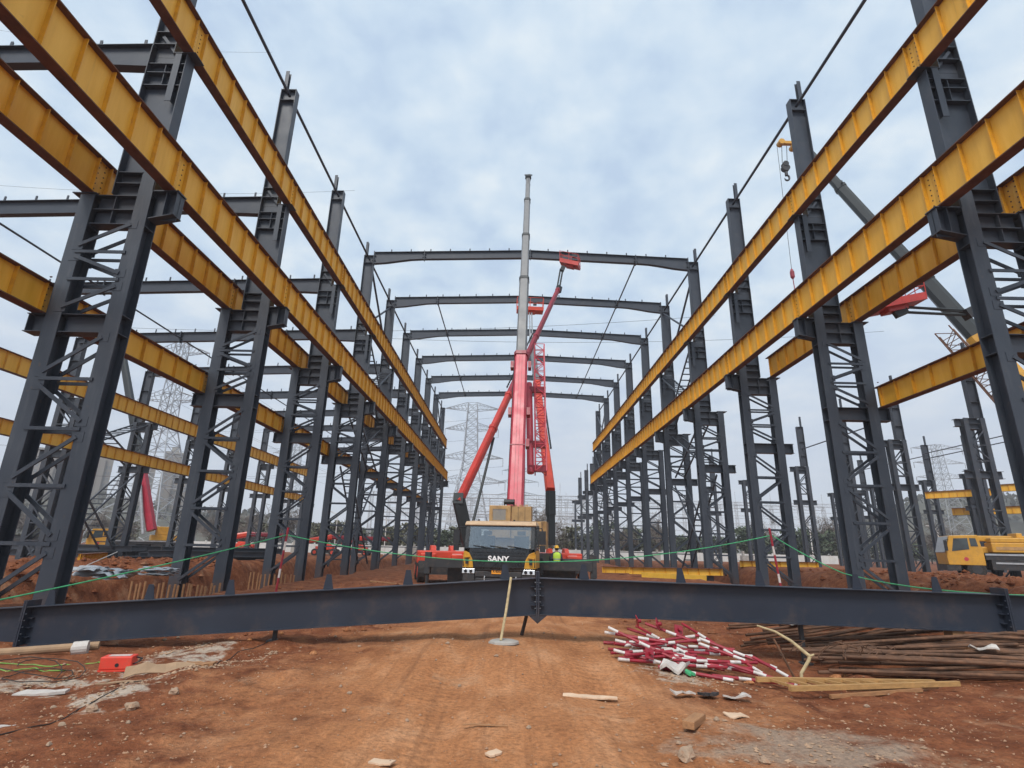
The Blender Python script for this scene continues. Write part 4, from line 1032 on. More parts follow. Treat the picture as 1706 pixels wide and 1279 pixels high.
# ------------------------------------------------------------------ generic truck crane seen from the side / front
def side_truck(name, label, loc, rz, ln=9.5, mirror=1, sup=True):
    t = thing(name, label, 'truck crane', loc, rz)
    # local: x along the truck (front at -x), y across
    b = MB(); b.prism([(0, -1.22, .75), (-.05, -1.22, 1.45), (.28, -1.22, 2.55), (1.75, -1.22, 2.6), (1.9, -1.22, 1.5), (1.9, -1.22, .75)], (0, 2.44, 0)); cab_ = part(b, 'cab', 'tyellow', t, local=True, bevel=.03)
    for y in (-1.235, 1.221):
        b = MB(); b.prism([(.28, y, 1.58), (.48, y, 2.38), (1.2, y, 2.4), (1.2, y, 1.72)], (0, .014, 0)); part(b, 'side_window', 'dglass', cab_, local=True)
        b = MB(); b.prism([(1.3, y, 1.9), (1.3, y, 2.4), (1.62, y, 2.4), (1.68, y, 1.9)], (0, .014, 0)); part(b, 'rear_window', 'dglass', cab_, local=True)
        b = MB(); b.tube([(.95, y, 1.12), (.95, y + .014, 1.12)], .12, 16); part(b, 'door_emblem', 'red', cab_, local=True)
    b = MB(); b.prism([(-.07, -1.1, 1.5), (.235, -1.1, 2.5), (.215, -1.1, 2.52), (-.09, -1.1, 1.52)], (0, 2.2, 0)); part(b, 'windscreen', 'galv', cab_, local=True)
    b = MB(); b.box(-.12, .6, -1.2, 1.2, .4, .74); part(b, 'bumper', 'chassis', t, local=True)
    b = MB(); b.box(-.1, .05, -1.45, -1.28, 1.6, 2.25); b.tube([(.2, -1.22, 2.3), (-.02, -1.36, 2.28)], .02, 5); part(b, 'wing_mirror', 'black', cab_, local=True)
    b = MB(); b.box(1.95, ln, -1.2, 1.2, 1.1, 1.45); b.box(1.0, ln, -.5, .5, .6, 1.09); b.box(2.2, 4.3, -1.2, 1.2, .5, 1.08); b.box(5.7, ln - 3.0, -1.2, 1.2, .5, 1.08); part(b, 'chassis', 'chassis', t, local=True)
    b = MB(); b.box(1.95, ln, -1.24, -1.205, 1.36, 1.47); b.box(2.4, 4.2, -1.24, -1.222, .86, .96); part(b, 'side_rail', 'galv', t, local=True)
    for x in (1.4, 5.0, ln - 2.4, ln - 1.1):
        for sy in (-1, 1):
            b = MB(); b.tube([(x, sy * .85, .5), (x, sy * .9, .5), (x, sy * 1.18, .5), (x, sy * 1.21, .5)], [.4, .5, .5, .4], 18); wh = part(b, 'wheel', 'rubber', t, local=True)
            b = MB(); b.tube([(x, sy * 1.2, .5), (x, sy * 1.225, .5)], .26, 12); part(b, 'rim', 'chassis', wh, local=True)
    if sup:
        b = MB(); b.box(2.4, 5.4, -1.1, .2, 1.55, 2.15); b.box(2.4, 5.0, -1.1, -.2, 2.151, 2.45); b.box(2.0, 6.8, -.3, 1.15, 1.5, 1.9); ss_ = part(b, 'superstructure', 'tyellow', t, local=True, bevel=.05)
        b = MB(); b.box(2.6, 5.8, -1.12, -1.1, 1.7, 1.9); part(b, 'side_stripe', 'tan', ss_, local=True)
        b = MB(); b.box(2.1, 5.2, .1, 1.0, 2.25, 2.6); b.box(3.9, 4.2, -.6, .8, 2.45, 2.75); part(b, 'engine_cover', 'tyellow', ss_, local=True, bevel=.04)
    return t

st = side_truck('truck_crane', 'yellow truck crane at the right edge, grey boom reaching over the right columns', (28.6, 37.6, gz(28.6, 37.6) - .05), R(-24), 13.5)
rc = st
ca, pa, cz = V((39.6, 33.9, 2.6)), V((34.8, 38.0, 17.6)), V((27.9, 44.0, 39.6))
b = MB(); boomseg(b, ca, pa, 1.3, 1.4, 1.25, 1.3); sec = part(b, 'boom_section', 'tyellow', rc)
b = MB(); e = (pa - ca).normalized(); boomseg(b, pa - e * .5, pa + e * .05, 1.36, 1.42); part(b, 'boom_collar', 'tyellow', sec)
b = MB(); sdv2, upv2 = frame_of(pa - ca)
for i in range(9): p = pa + sdv2 * (-.6 + .15 * i) + upv2 * .66; b.tube([p, p + e * .4], .035, 5)
part(b, 'cable_roller', 'chassis', sec)
ws = [1.14, 1.02, .9, .78]
for i in range(4):
    f0, f1 = i / 4, (i + 1) / 4
    p, q = pa.lerp(cz, f0), pa.lerp(cz, f1); b = MB(); boomseg(b, p, q, ws[i], ws[i], ws[i] * .98, ws[i] * .98); sec = part(b, 'boom_section', 'boomdark', rc)
    b = MB(); boomseg(b, q - e * .3, q, ws[i] + .08, ws[i] + .08); b.bar(q - sdv2 * (ws[i] * .75) + upv2 * .3, q + sdv2 * (ws[i] * .75) + upv2 * .3, .14, .2); part(b, 'boom_collar', 'boomdark', sec)
b = MB(); b.bar(cz, cz + V((-.9, .1, .8)), .6, .7); b.bar(cz + V((-.3, .1, .7)), cz + V((-2.3, .1, .7)), .36, .3); b.tube([cz + V((-2.2, -.2, .72)), cz + V((-2.2, .4, .72))], .3, 12); b.tube([cz + V((-1.0, -.3, .3)), cz + V((-1.0, .5, .3))], .28, 12)
part(b, 'boom_head', 'tyellow', rc)
b = MB(); hp = V((25.75, 44, 37.3))
for dx in (-.24, .24): b.tube([V((26.0 + dx, 44.1, 40.0)), hp + V((dx, 0, .6))], .03, 5)
b.tube([V((25.3, 44.1, 40.2)), V((24.95, 44, 26.4))], .022, 5); part(b, 'hoist_rope', 'cable', rc)
b = MB(); b.tube([hp + V((0, -.2, 0)), hp + V((0, .2, 0))], .38, 16); b.tube([hp + V((0, -.25, .4)), hp + V((0, .25, .4))], .28, 14); b.tube([hp + V((0, 0, -.4)), hp + V((0, 0, -.85))], .15, 8); bl = part(b, 'hook_block', 'chassis', rc)
b = MB(); b.tube([hp + V((.24 * math.sin(a * .5), 0, -1.1 + .3 * math.cos(a * .5))) for a in range(1, 10)], [.09] * 7 + [.065, .03], 8); part(b, 'hook', 'chassis', bl)
b = MB(); b.tube([(24.95, 44, 26.4), (24.95, 44, 26.1), (24.95, 44, 25.6), (24.95, 44, 25.4)], [.08, .19, .19, .07], 10); b.tube([(24.95, 44, 25.35), (24.98, 44, 24.2)], .04, 6); part(b, 'ball_hook', 'maroon', rc)
b = MB(); lattice(b, (32.6, 38.2, 18.1), (34.3, 36.0, 11.4), 1.1, 1.0, 9, .05); part(b, 'lattice_jib', 'rustedge', rc)
b = MB(); b.tube([V((38.2, 33.9, 2.6)), ca.lerp(pa, .75) - upv2 * .8], .2, 10); part(b, 'luffing_ram', 'galv', rc)
b = MB(); b.loft([[(6.4, -.9, 1.7), (6.4, -.1, 1.7), (6.4, -.1, 2.1), (6.4, -.9, 2.1)], [(11, -.9, 1.55), (11, -.1, 1.55), (11, -.1, 1.95), (11, -.9, 1.95)]])
for i in range(4): b.box(6.6 + i * .5, 6.75 + i * .5, -1.0, -.9, 1.6, 2.1)
part(b, 'white_boom_rack', 'white', st, local=True)
lt = side_truck('truck_crane', 'yellow truck crane with red and grey boom behind the left columns', (-44.6, 59.5, gz(-45, 60)), R(38), 9.8, 1, False)
b = MB(); b.box(5.6, 8.6, -1.0, 1.0, 1.5, 2.1); b.box(5.9, 7.6, -1.0, .1, 2.1, 3.0); ss_ = part(b, 'operator_cab', 'tyellow', lt, local=True, bevel=.05)
b = MB(); b.prism([(5.86, -.9, 2.1), (5.86, -.1, 2.1), (5.88, -.1, 2.9), (5.88, -.9, 2.9)], (.02, 0, 0)); part(b, 'cab_window', 'galv', ss_, local=True)
la, lm, lz = V((-39.6, 62, 2.6)), V((-42.1, 62.1, 8.9)), V((-48.0, 62.4, 23.6))
b = MB(); boomseg(b, la, lm, .78, .85); part(b, 'boom_section', 'crimson', lt)
b = MB(); boomseg(b, lm, lz, .8, .85, .62, .66); part(b, 'boom_section', 'boomdark', lt)
b = MB(); b.tube([V((-40.0, 61.3, 2.2)), la.lerp(lm, .8) + V((0, -.7, 0))], .16, 8); part(b, 'luffing_ram', 'galv', lt)
# low flatbed trailer at the left edge
fb = thing('flatbed_trailer', 'long dark flatbed trailer standing behind the nearest left column', 'trailer', (-52, 57, gz(-52, 57)), R(3))
b = MB(); b.box(-9, 4.5, -1.2, 1.2, 1.0, 1.35); b.box(-9, 4.5, -.5, .5, .65, .99); part(b, 'deck', 'chassis', fb, local=True)
b = MB()
for i in range(5): b.box(-8.5 + i * 2.6, -6.2 + i * 2.6, -1.0, 1.0, 1.36, 1.55 + .1 * (i % 2))
part(b, 'load', 'black', fb, local=True)
for x in (-7.5, -6.2, 1.4, 2.7):
    for sy in (-1, 1):
        b = MB(); b.tube([(x, sy * .85, .5), (x, sy * .9, .5), (x, sy * 1.18, .5), (x, sy * 1.21, .5)], [.4, .5, .5, .4], 16); part(b, 'wheel', 'rubber', fb, local=True)
for i in range(7):
    b = MB(); y = 44 + 1.1 * (i % 4); z = gz(-36, y) + .3 + .46 * (i // 4); b.hsec((-43 + .7 * i, y, z), (-31.8 + .5 * i, y + .6, z), .42, .3); solo(b, 'steel_section', 'steel2', 'dark steel section stacked in front of the left truck crane', 'steel section', 'stacked steel by the left crane', (-38, y, 0))
gs = thing('site_cabin', 'weathered brown cabin box standing left of the left truck crane', 'site cabin', (-50.5, 63.5, gz(-50.5, 63.5)), R(20))
b = MB(); b.box(-1.6, 1.6, -1.1, 1.1, .25, 2.3); part(b, 'housing', 'rust', gs, local=True, bevel=.04)
b = MB(); b.box(-1.7, 1.7, -1.15, 1.15, 2.31, 2.42); part(b, 'roof', 'rustedge', gs, local=True)
b = MB(); b.box(-1.5, -1.3, -1.0, 1.0, 0, .24); b.box(1.3, 1.5, -1.0, 1.0, 0, .24); part(b, 'skid', 'chassis', gs, local=True)
b = MB(); b.box(-.5, .4, -1.12, -1.102, .5, 2.1); part(b, 'door', 'rustedge', gs, local=True)
# stowed red boom lifts far behind the left columns
fl0 = thing('boom_lift', 'red stowed boom lift far behind the second left column', 'boom lift', (-34, 72, gz(-34, 72)), 0, 'boom lifts')
lift_base(fl0, -34, 72, R(70)); telescope(fl0, [V((-36.5, 71.4, 2.0)), V((-33.5, 72.3, 2.6)), V((-29.5, 73, 2.5))], [.6, .5], ['lift', 'maroon'])
for (x, y, lab) in ((-26, 80, 'red stowed boom lift far off between the third and fourth left columns'), (-22.5, 84, 'second red stowed boom lift far off beside the fourth left column')):
    o = place(fl0, (x, y, 0), R(20), lab)

# ------------------------------------------------------------------ worker (seen from behind)
def person(label, x, y, yaw):
    z0 = gz(x, y)
    p = thing('person', label, 'person', (x, y, z0), yaw)
    J = {'pel': (0, 0, .95, .15, .11), 'waist': (0, 0, 1.1, .14, .1), 'chest': (0, -.01, 1.30, .17, .115), 'neck0': (0, 0, 1.46, .085, .07), 'neck': (0, .01, 1.52, .055, .055), 'head': (0, .02, 1.62, .082, .095), 'top': (0, .02, 1.72, .06, .07)}
    E_ = [('pel', 'waist'), ('waist', 'chest'), ('chest', 'neck0'), ('neck0', 'neck'), ('neck', 'head'), ('head', 'top')]
    for s, n in ((-1, 'l'), (1, 'r')):
        J.update({n + 'hip': (s * .1, 0, .9, .09, .09), n + 'kn': (s * .115, .03, .5, .06, .06), n + 'an': (s * .12, 0, .1, .045, .045), n + 'toe': (s * .13, .17, .05, .04, .03),
                  n + 'sh': (s * .19, 0, 1.41, .062, .06), n + 'el': (s * .27, .02, 1.13, .046, .046), n + 'wr': (s * .24, .22, 1.02, .032, .028), n + 'pa': (s * .225, .3, 1.02, .036, .02)})
        E_ += [('pel', n + 'hip'), (n + 'hip', n + 'kn'), (n + 'kn', n + 'an'), (n + 'an', n + 'toe'), ('neck0', n + 'sh'), (n + 'sh', n + 'el'), (n + 'el', n + 'wr'), (n + 'wr', n + 'pa')]
        for i in range(4):
            a, c = n + f'f{i}', n + f'g{i}'
            J[a] = (s * (.195 + .02 * i), .345 + (.006 if i in (1, 2) else 0), 1.015, .0095, .0095); J[c] = (s * (.195 + .02 * i), .38 + (.008 if i in (1, 2) else 0), .99, .008, .008)
            E_ += [(n + 'pa', a), (a, c)]
        J[n + 'th'] = (s * .18, .3, 1.0, .011, .011); J[n + 'tt'] = (s * .165, .335, .995, .009, .009); E_ += [(n + 'wr', n + 'th'), (n + 'th', n + 'tt')]
    names = list(J); me = bpy.data.meshes.new('body'); me.from_pydata([J[k][:3] for k in names], [(names.index(a), names.index(c)) for a, c in E_], [])
    me.materials.append(M['cloth']); me.materials.append(M['skin'])
    o = bpy.data.objects.new('body', me); C.objects.link(o); o.parent = p
    sk = o.modifiers.new('skin', 'SKIN'); ly = me.skin_vertices[0].data if me.skin_vertices else None
    if ly is None:
        me.skin_vertices.new(); ly = me.skin_vertices[0].data
    for i, k in enumerate(names): ly[i].radius = J[k][3:]
    ly[0].use_root = True
    ss = o.modifiers.new('sub', 'SUBSURF'); ss.levels = ss.render_levels = 2
    bpy.context.view_layer.update()
    dg = bpy.context.evaluated_depsgraph_get(); m2 = bpy.data.meshes.new_from_object(o.evaluated_get(dg)); o.modifiers.clear(); o.data = m2
    if len(m2.materials) < 2: m2.materials.clear(); m2.materials.append(M['cloth']); m2.materials.append(M['skin'])
    for f in m2.polygons:
        c = f.center; f.use_smooth = True
        f.material_index = 1 if (c.z > 1.5 or (c.y > .21 and c.z > .9)) else 0
    b = MB(); n = 14                                       # vest
    rings = []
    for z, rx, ry in ((.98, .175, .135), (1.1, .17, .13), (1.3, .2, .145), (1.42, .19, .12), (1.47, .1, .085)):
        rings.append([(rx * math.cos(2 * math.pi * i / n), -.005 + ry * math.sin(2 * math.pi * i / n), z) for i in range(n)])
    b.loft(rings); vest = part(b, 'vest', 'vest', p, local=True, smooth=True)
    b = MB(); rings = [[((rx + .004) * math.cos(2 * math.pi * i / n), -.005 + (ry + .004) * math.sin(2 * math.pi * i / n), z) for i in range(n)] for z, rx, ry in ((1.13, .173, .132), (1.18, .18, .135))]
    b.loft(rings); part(b, 'reflective_band', 'galv', vest, local=True)
    b = MB(); rings = []
    for z, r in ((1.665, .135), (1.67, .118), (1.72, .112), (1.77, .085), (1.795, .03)): rings.append([(r * .92 * math.cos(2 * math.pi * i / n), .02 + r * 1.08 * math.sin(2 * math.pi * i / n), z) for i in range(n)])
    b.loft(rings); part(b, 'helmet', 'helmet', p, local=True, smooth=True)
    b = MB()
    for sx in (-1, 1): b.tube([(sx * .033, .108, 1.635), (sx * .033, .113, 1.635)], .011, 8)
    part(b, 'eyes', 'black', p, local=True)
    b = MB(); b.prism([(-.014, .105, 1.595), (.014, .105, 1.595), (0, .105, 1.64)], (0, .022, 0)); b.box(-.028, .028, .1, .108, 1.562, 1.57)
    for sx in (-1, 1): x0, x1 = sorted((sx * .078, sx * .092)); b.box(x0, x1, .0, .03, 1.59, 1.65)
    part(b, 'face_features', 'skin', p, local=True)
    rings = []; b = MB()
    for z, r in ((1.56, .075), (1.62, .092), (1.668, .098)): rings.append([(r * .95 * math.cos(math.pi + math.pi * i / 8), .012 + r * 1.02 * math.sin(math.pi + math.pi * i / 8), z) for i in range(9)])
    b.loft(rings); part(b, 'hair', 'hair', p, local=True)
    return p
person('worker seen from behind in yellow green vest and yellow helmet beside the orange boom lift', 2.22, 27.2, R(8))

# ------------------------------------------------------------------ ropes, posts and things lying near the camera
def striped(mb, p, q, r, seg=.2, start=0, n=8):
    p, q = V(p), V(q); L = (q - p).length; d = (q - p) / L; a = 0; i = start
    while a < L - 1e-3:
        e = min(L, a + (seg * (2.0 if i % 2 == 0 else .95))); mb.m = i % 2; mb.tube([p + d * a, p + d * e], r, n); a = e; i += 1
    mb.m = 0; return mb
for x, y, h, tilt, lab in ((-7.2, 18, 2.08, .06, 'red and white striped post left of centre holding the green rope'), (8.4, 18, 2.42, -.1, 'red and white striped post by the second right column holding the green rope')):
    zg = gz(x, y); b = MB(); striped(b, (x - tilt, y, zg), (x + tilt, y, h), .035, .28)
    o = solo(b, 'striped_post', ('polered', 'polewhite'), lab, 'post', 'rope posts', (x, y, zg))
    bb = MB(); bb.tube([(x - tilt, y, zg), (x - tilt, y, zg + .03)], .22, 16); ORG[o.name] = Matrix.Translation(V((-x, -y, -zg))); part(bb, 'base_plate', 'polered', o)
def sag(p, q, s, n=14): return [V(p).lerp(V(q), i / n) - V((0, 0, 4 * s * (i / n) * (1 - i / n))) for i in range(n + 1)]
b = MB(); pts = sag((-9.3, 10.3, .46), (-7.16, 18, 1.85), .05) + sag((-7.16, 18, 1.85), (8.36, 18, 2.18), .82, 30)[1:] + sag((8.36, 18, 2.18), (10.0, 17.2, 1.1), .06)[1:] + sag((10.0, 17.2, 1.1), (8.4, 9.72, 1.03), .1)[1:] + sag((8.4, 9.72, 1.03), (11.5, 9.7, 1.0), .0)[1:]
b.tube(pts, .016, 6); solo(b, 'safety_rope', 'rope', 'thin green rope strung between striped posts across the site', 'rope')
# leaning prop with round concrete foot
zg = gz(-.08, 9.32)
b = MB(); n = 26; rings = []
for r, z in ((.20, zg - .02), (.23, zg + .0), (.225, zg + .03), (.17, zg + .045)): rings.append([(-.07 + r * (1 + .12 * math.sin(2.3 * i) * (i % 3) / 2) * math.cos(2 * math.pi * i / n), 9.32 + r * .95 * math.sin(2 * math.pi * i / n), z) for i in range(n)])
b.loft(rings); o = solo(b, 'concrete_disc', 'concrete', 'grey concrete disc on the ground in front of the lying beam', 'concrete disc', None, (-.07, 9.32, zg))
b = MB(); b.tube([(-.12, 9.24, zg + .045), (-.05, 9.45, .62), (.02, 9.64, 1.13)], .022, 8); solo(b, 'wooden_pole', 'stick', 'pale thin pole leaning on the lying beam from the concrete disc', 'pole', None, (-.12, 9.24, zg))
b = MB(); zg = gz(.28, 10.1); b.bar((.22, 10.1, zg - .02), (.30, 9.9, .53), .04, .05); solo(b, 'prop_bar', 'chassis', 'short dark steel bar under the lying beam next to its ridge', 'steel bar', None, (.22, 10.1, zg))
# red box with handles
x, y = -5.28, 8.15; zg = gz(x, y)
rb = thing('power_box', 'small red steel box lying on the ground at the left', 'equipment box', (x, y, zg), R(14))
b = MB(); b.box(-.19, .19, -.11, .11, .025, .18); part(b, 'case', 'boxred', rb, local=True, bevel=.012)
b = MB(); b.box(-.12, .14, -.055, .05, .181, .185); part(b, 'label_plate', 'paper', rb, local=True)
b = MB(); b.box(-.195, .195, -.115, .115, .0, .023); part(b, 'rim', 'boxred', rb, local=True)
b = MB(); b.tube([(.19, -.05, .08), (.26, -.05, .11), (.26, .05, .13), (.19, .05, .15)], .01, 6); part(b, 'handle', 'black', rb, local=True)
b = MB(); b.tube([(.02, -.111, .08), (.02, -.116, .08)], .024, 10); part(b, 'socket', 'black', rb, local=True)
b = MB(); pts = []
for i in range(40):
    a = i * .42; pts.append((-6.1 + .42 * math.cos(a) + .02 * i * .5, 7.6 + .3 * math.sin(a), 0))
b.tube([(px_, py_, gz(px_, py_) + .025 + .16 * max(0, math.sin(i * .21))) for i, (px_, py_, _) in enumerate(pts)], .006, 5); solo(b, 'wire_coil', 'cable', 'loose coil of dark cable on the ground left of the red box', 'cable')
for (pts, lab) in (([(-8.5, 8.3), (-7.6, 8.45), (-7.1, 8.2), (-6.5, 8.35), (-6.0, 8.5), (-5.6, 8.3)], 'green hose on the ground below the left end of the lying beam, upper loop'), ([(-8.2, 7.9), (-7.4, 7.75), (-6.7, 7.95), (-6.1, 7.85), (-5.75, 8.0)], 'green hose on the ground left of the red box, lower loop')):
    q = []
    for i in range(len(pts) - 1):
        for j in range(6):
            f = j / 6; q.append((pts[i][0] * (1 - f) + pts[i + 1][0] * f, pts[i][1] * (1 - f) + pts[i + 1][1] * f + .05 * math.sin(3 * (i + f))))
    b = MB(); b.tube([(u, v_, gz(u, v_) + .01) for u, v_ in q], .009, 6); solo(b, 'garden_hose', 'hose', lab, 'hose')
b = MB(); q = [(-4.3 + .08 * math.sin(i * .5) + .012 * i, 4.9 + .19 * i) for i in range(28)]
b.tube([(u, v_, gz(u, v_) + .008) for u, v_ in q], .006, 5); solo(b, 'ground_cable', 'cable', 'thin dark cable running along the ground on the left towards the lying beam', 'cable')
b = MB(); zg = gz(-7.0, 9.0); b.tube([(-7.5, 8.75, zg + .05), (-6.35, 9.25, zg + .1)], .06, 12); solo(b, 'plastic_pipe', 'card', 'pale tube lying under the left end of the lying beam', 'pipe')
b = MB(); b.tube([(-6.55, 8.98, zg + .09), (-6.38, 9.06, zg + .1)], .1, 16); b.tube([(-6.56, 8.975, zg + .09), (-6.57, 8.97, zg + .09)], .05, 12); solo(b, 'white_roll', 'paper', 'short white roll lying beside the pale tube on the left', 'roll')
# torn cardboard and scraps: each a bent sheet with a ragged outline
def scrap(name, m, label, cat, x, y, rz, ln, wd, th=.012, bend=.05, group=None, lift=.004, tilt=0):
    n = 7; e0 = [(-ln / 2 + ln * i / n, -wd / 2 * (.8 + .4 * random.random())) for i in range(n + 1)]; e1 = [(-ln / 2 + ln * i / n, wd / 2 * (.75 + .45 * random.random())) for i in range(n + 1)]
    rot = Matrix.Rotation(rz, 3, 'Z') @ Matrix.Rotation(tilt, 3, 'X'); b = MB(); vs = []
    for (a, c) in zip(e0, e1):
        for (px_, py_) in (a, c):
            for dz in (0, th):
                z = bend * (.5 + .9 * noise.noise((px_ * 9 + x * 3, py_ * 9 + y, .3))) + dz; vs.append(rot @ V((px_, py_ + .25 * wd * noise.noise((px_ * 8, x, y)), z)))
    fs = []
    for i in range(n):
        o = 4 * i; fs += [(o, o + 4, o + 6, o + 2), (o + 1, o + 3, o + 7, o + 5), (o, o + 1, o + 5, o + 4), (o + 2, o + 6, o + 7, o + 3)]
    fs += [(0, 2, 3, 1), (4 * n, 4 * n + 1, 4 * n + 3, 4 * n + 2)]
    b.add(vs, fs); o = solo(b, name, m, label, cat, group); o.location = (x, y, gz(x, y) + lift); return o
scrap('cardboard_scrap', 'card', 'long torn cardboard strip on the ground right of the red box', 'cardboard', -4.35, 7.55, R(30), .75, .22, .01, .06, tilt=.25)
scrap('cardboard_scrap', 'card', 'folded cardboard piece behind the torn strip beside the red box', 'cardboard', -4.75, 8.15, R(5), .4, .12, .06, .02)
scrap('cardboard_scrap', 'woodd', 'brown board scrap on the ground just right of the red box', 'board scrap', -4.1, 8.0, R(15), .35, .2, .03, .03)
scrap('cardboard_scrap', 'card', 'narrow cardboard sliver below the torn strip at the left', 'cardboard', -4.55, 7.1, R(28), .45, .06, .01, .02)
scrap('board_scrap', 'pale', 'pale torn board lying on the haul road right of centre', 'board scrap', .95, 7.0, R(-8), .62, .1, .014, .015)
scrap('board_scrap', 'pale', 'small pale flat board near the bottom edge left of centre', 'board scrap', -.10, 5.12, R(40), .13, .08, .014, .01)
scrap('board_scrap', 'pale', 'pale flake at the bottom edge left of the small board', 'board scrap', -.95, 4.83, R(-15), .18, .1, .012, .01)
scrap('board_scrap', 'woodd', 'thin splinter strip in the middle of the haul road near the bottom', 'splinter', -.2, 5.75, R(-4), .42, .025, .008, .01)
scrap('board_scrap', 'pale', 'pinkish flake beside the grey dust patch at the right', 'board scrap', 2.33, 6.25, R(10), .2, .16, .012, .02)
scrap('plastic_sheet', 'paper', 'crumpled white plastic on the ground below the striped poles', 'plastic sheet', 2.02, 7.0, R(10), .24, .14, .02, .08)
scrap('plastic_sheet', 'chassis', 'dark rag beside the crumpled white plastic at the right', 'rag', 2.3, 6.97, R(20), .22, .12, .03, .06)
scrap('plastic_sheet', 'paper', 'white scrap right of the dark rag on the ground', 'plastic sheet', 2.62, 6.95, R(-15), .3, .1, .02, .06)
scrap('plastic_sheet', 'paper', 'dirty white sheet piled by the left end of the striped poles', 'plastic sheet', 2.28, 8.2, R(-30), .35, .25, .04, .1)
scrap('plastic_sheet', 'rope', 'small green plastic piece below the striped poles', 'plastic piece', 2.42, 8.02, R(40), .12, .08, .03, .05)
scrap('plastic_sheet', 'paper', 'white plastic shred hanging on the rusty pipe heap', 'plastic sheet', 7.0, 8.75, R(-20), .35, .1, .02, .08, lift=.30)
scrap('plastic_sheet', 'paper', 'white plastic sheet at the back of the rusty pipe heap', 'plastic sheet', 5.25, 11.0, R(-20), .4, .2, .02, .08, lift=.32)
scrap('plastic_sheet', 'paper', 'yellowish white scrap near the lower left edge of the photo', 'plastic sheet', -4.55, 5.6, R(10), .16, .07, .015, .02)
scrap('plastic_sheet', 'paper', 'white plaster slab on the left verge below the red box', 'plaster slab', -5.35, 7.0, R(18), .5, .16, .03, .03)
b = MB(); b.box(-.22, .22, -.055, .055, 0, .065); o = solo(b, 'timber_block', 'woodd', 'short brown timber block on the ground right of centre near the bottom', 'timber block', bevel=.006); o.location = (1.79, 5.88, gz(1.79, 5.88) + .005); o.rotation_euler = (0, .05, R(58))
# stones: each large one is a thing
for i, (x, y, r, lab) in enumerate(((1.47, 5.1, .085, 'largest grey stone near the bottom edge right of centre'), (2.05, 4.98, .045, 'pale stone at the bottom edge right of the largest stone'), (-4.05, 6.0, .06, 'flat pale stone on the left verge'), (-3.7, 6.05, .06, 'brown stone right of the flat pale stone on the left verge'), (-3.5, 6.4, .055, 'tilted slab stone on the left verge'))):
    b = MB(); lump(b, (0, 0, 0), r, i + 3, .7, 2); o = solo(b, 'stone', 'stone', lab, 'stone', 'larger stones'); o.location = (x, y, gz(x, y) + r * .35)
for i in range(70):
    y = random.uniform(4.7, 11); sx = random.choice((-1, 1)); x = sx * random.uniform(.9, .72 * (y + 1)) if random.random() < .8 else random.uniform(-1, 1)
    r = random.uniform(.014, .036); b = MB(); lump(b, (0, 0, 0), r, i * 1.7, .7, 1)
    o = solo(b, 'stone', 'stone', 'small light stone scattered on the red clay ground', 'stone', 'small scattered stones'); o.location = (x, y, gz(x, y) + r * .3); o.rotation_euler = (0, 0, i)
# clods of clay
for i in range(26):
    x = random.choice((-1, 1)) * random.uniform(2.5, 9); y = random.uniform(8, 13.5)
    r = random.uniform(.03, .08); b = MB(); lump(b, (0, 0, 0), r, i * 2.3, .6, 1)
    o = solo(b, 'clay_clod', 'ground', 'reddish clay clod lying on the verge near the lying beam', 'clod', 'clay clods'); o.location = (x, y, gz(x, y) + r * .2)
# jumbled heap of striped guard poles
HX = V((-.42, .1, 0))
def pole(p, q, lab='red guard pole with white bands lying in the jumbled heap at the right'):
    p, q = V(p) + HX, V(q) + HX
    for e_ in (p, q): g_ = gz(e_.x, e_.y); e_.z = max(g_ + .03, g_ + (e_.z - g_) * .75)
    b = MB(); striped(b, p, q, .0215, .17, random.choice((0, 0, 1)), 8); d = (q - p).normalized()
    return solo(b, 'guard_pole', ('polered', 'polewhite'), lab, 'guard pole', 'heap of striped guard poles', p)
hz = lambda x, y, dz: (x, y, gz(x, y) + dz)
PO = [((1.95, 8.95, .5), (3.0, 8.4, .12)), ((2.0, 8.75, .28), (3.05, 9.2, .2)), ((1.95, 8.55, .2), (2.85, 8.3, .06)), ((2.5, 9.5, .5), (3.3, 8.3, .15)), ((2.6, 9.3, .6), (3.9, 8.5, .3)), ((3.25, 9.5, .7), (4.0, 8.2, .1)),
      ((3.35, 9.0, .55), (4.25, 8.45, .2)), ((2.6, 8.8, .25), (4.1, 8.9, .35)), ((2.5, 8.55, .18), (3.9, 8.75, .25)), ((2.75, 8.35, .2), (4.0, 8.5, .28)), ((2.7, 8.2, .12), (3.9, 8.4, .2)), ((2.5, 8.2, .06), (3.35, 7.75, .05)), ((3.15, 7.95, .08), (4.35, 7.85, .05)), ((3.5, 8.3, .25), (4.2, 7.8, .06)), ((3.9, 8.4, .4), (4.35, 7.9, .05))]
for p, q in PO: pole(hz(*p), hz(*q))
for i in range(20):
    x, y = random.uniform(2.2, 3.4), random.uniform(8.4, 9.6); a = random.gauss(-.2, .3); ln = random.uniform(.9, 1.5); c, s = math.cos(a) * ln / 2, math.sin(a) * ln / 2
    z = random.uniform(.06, .48); dz = random.uniform(-.12, .12); pole((x - c, y - s, gz(x, y) + z + dz), (x + c, y + s, gz(x, y) + z - dz))
for i, (x, y, z, a) in enumerate(((2.42, 8.35, .2, .3), (2.75, 9.1, .52, .8), (3.1, 9.2, .5, .2), (2.45, 9.2, .5, 1.2))):
    b = MB(); b.box(-.07, .07, -.07, .07, -.006, .006); b.tube([(0, 0, .006), (0, 0, .06)], .028, 8); o = solo(b, 'foot_plate', 'polered', 'square red foot plate among the heap of striped poles', 'foot plate', 'red pole feet'); o.location = (x - .42, y + .1, gz(x, y) + z); o.rotation_euler = (1.2, a, a)
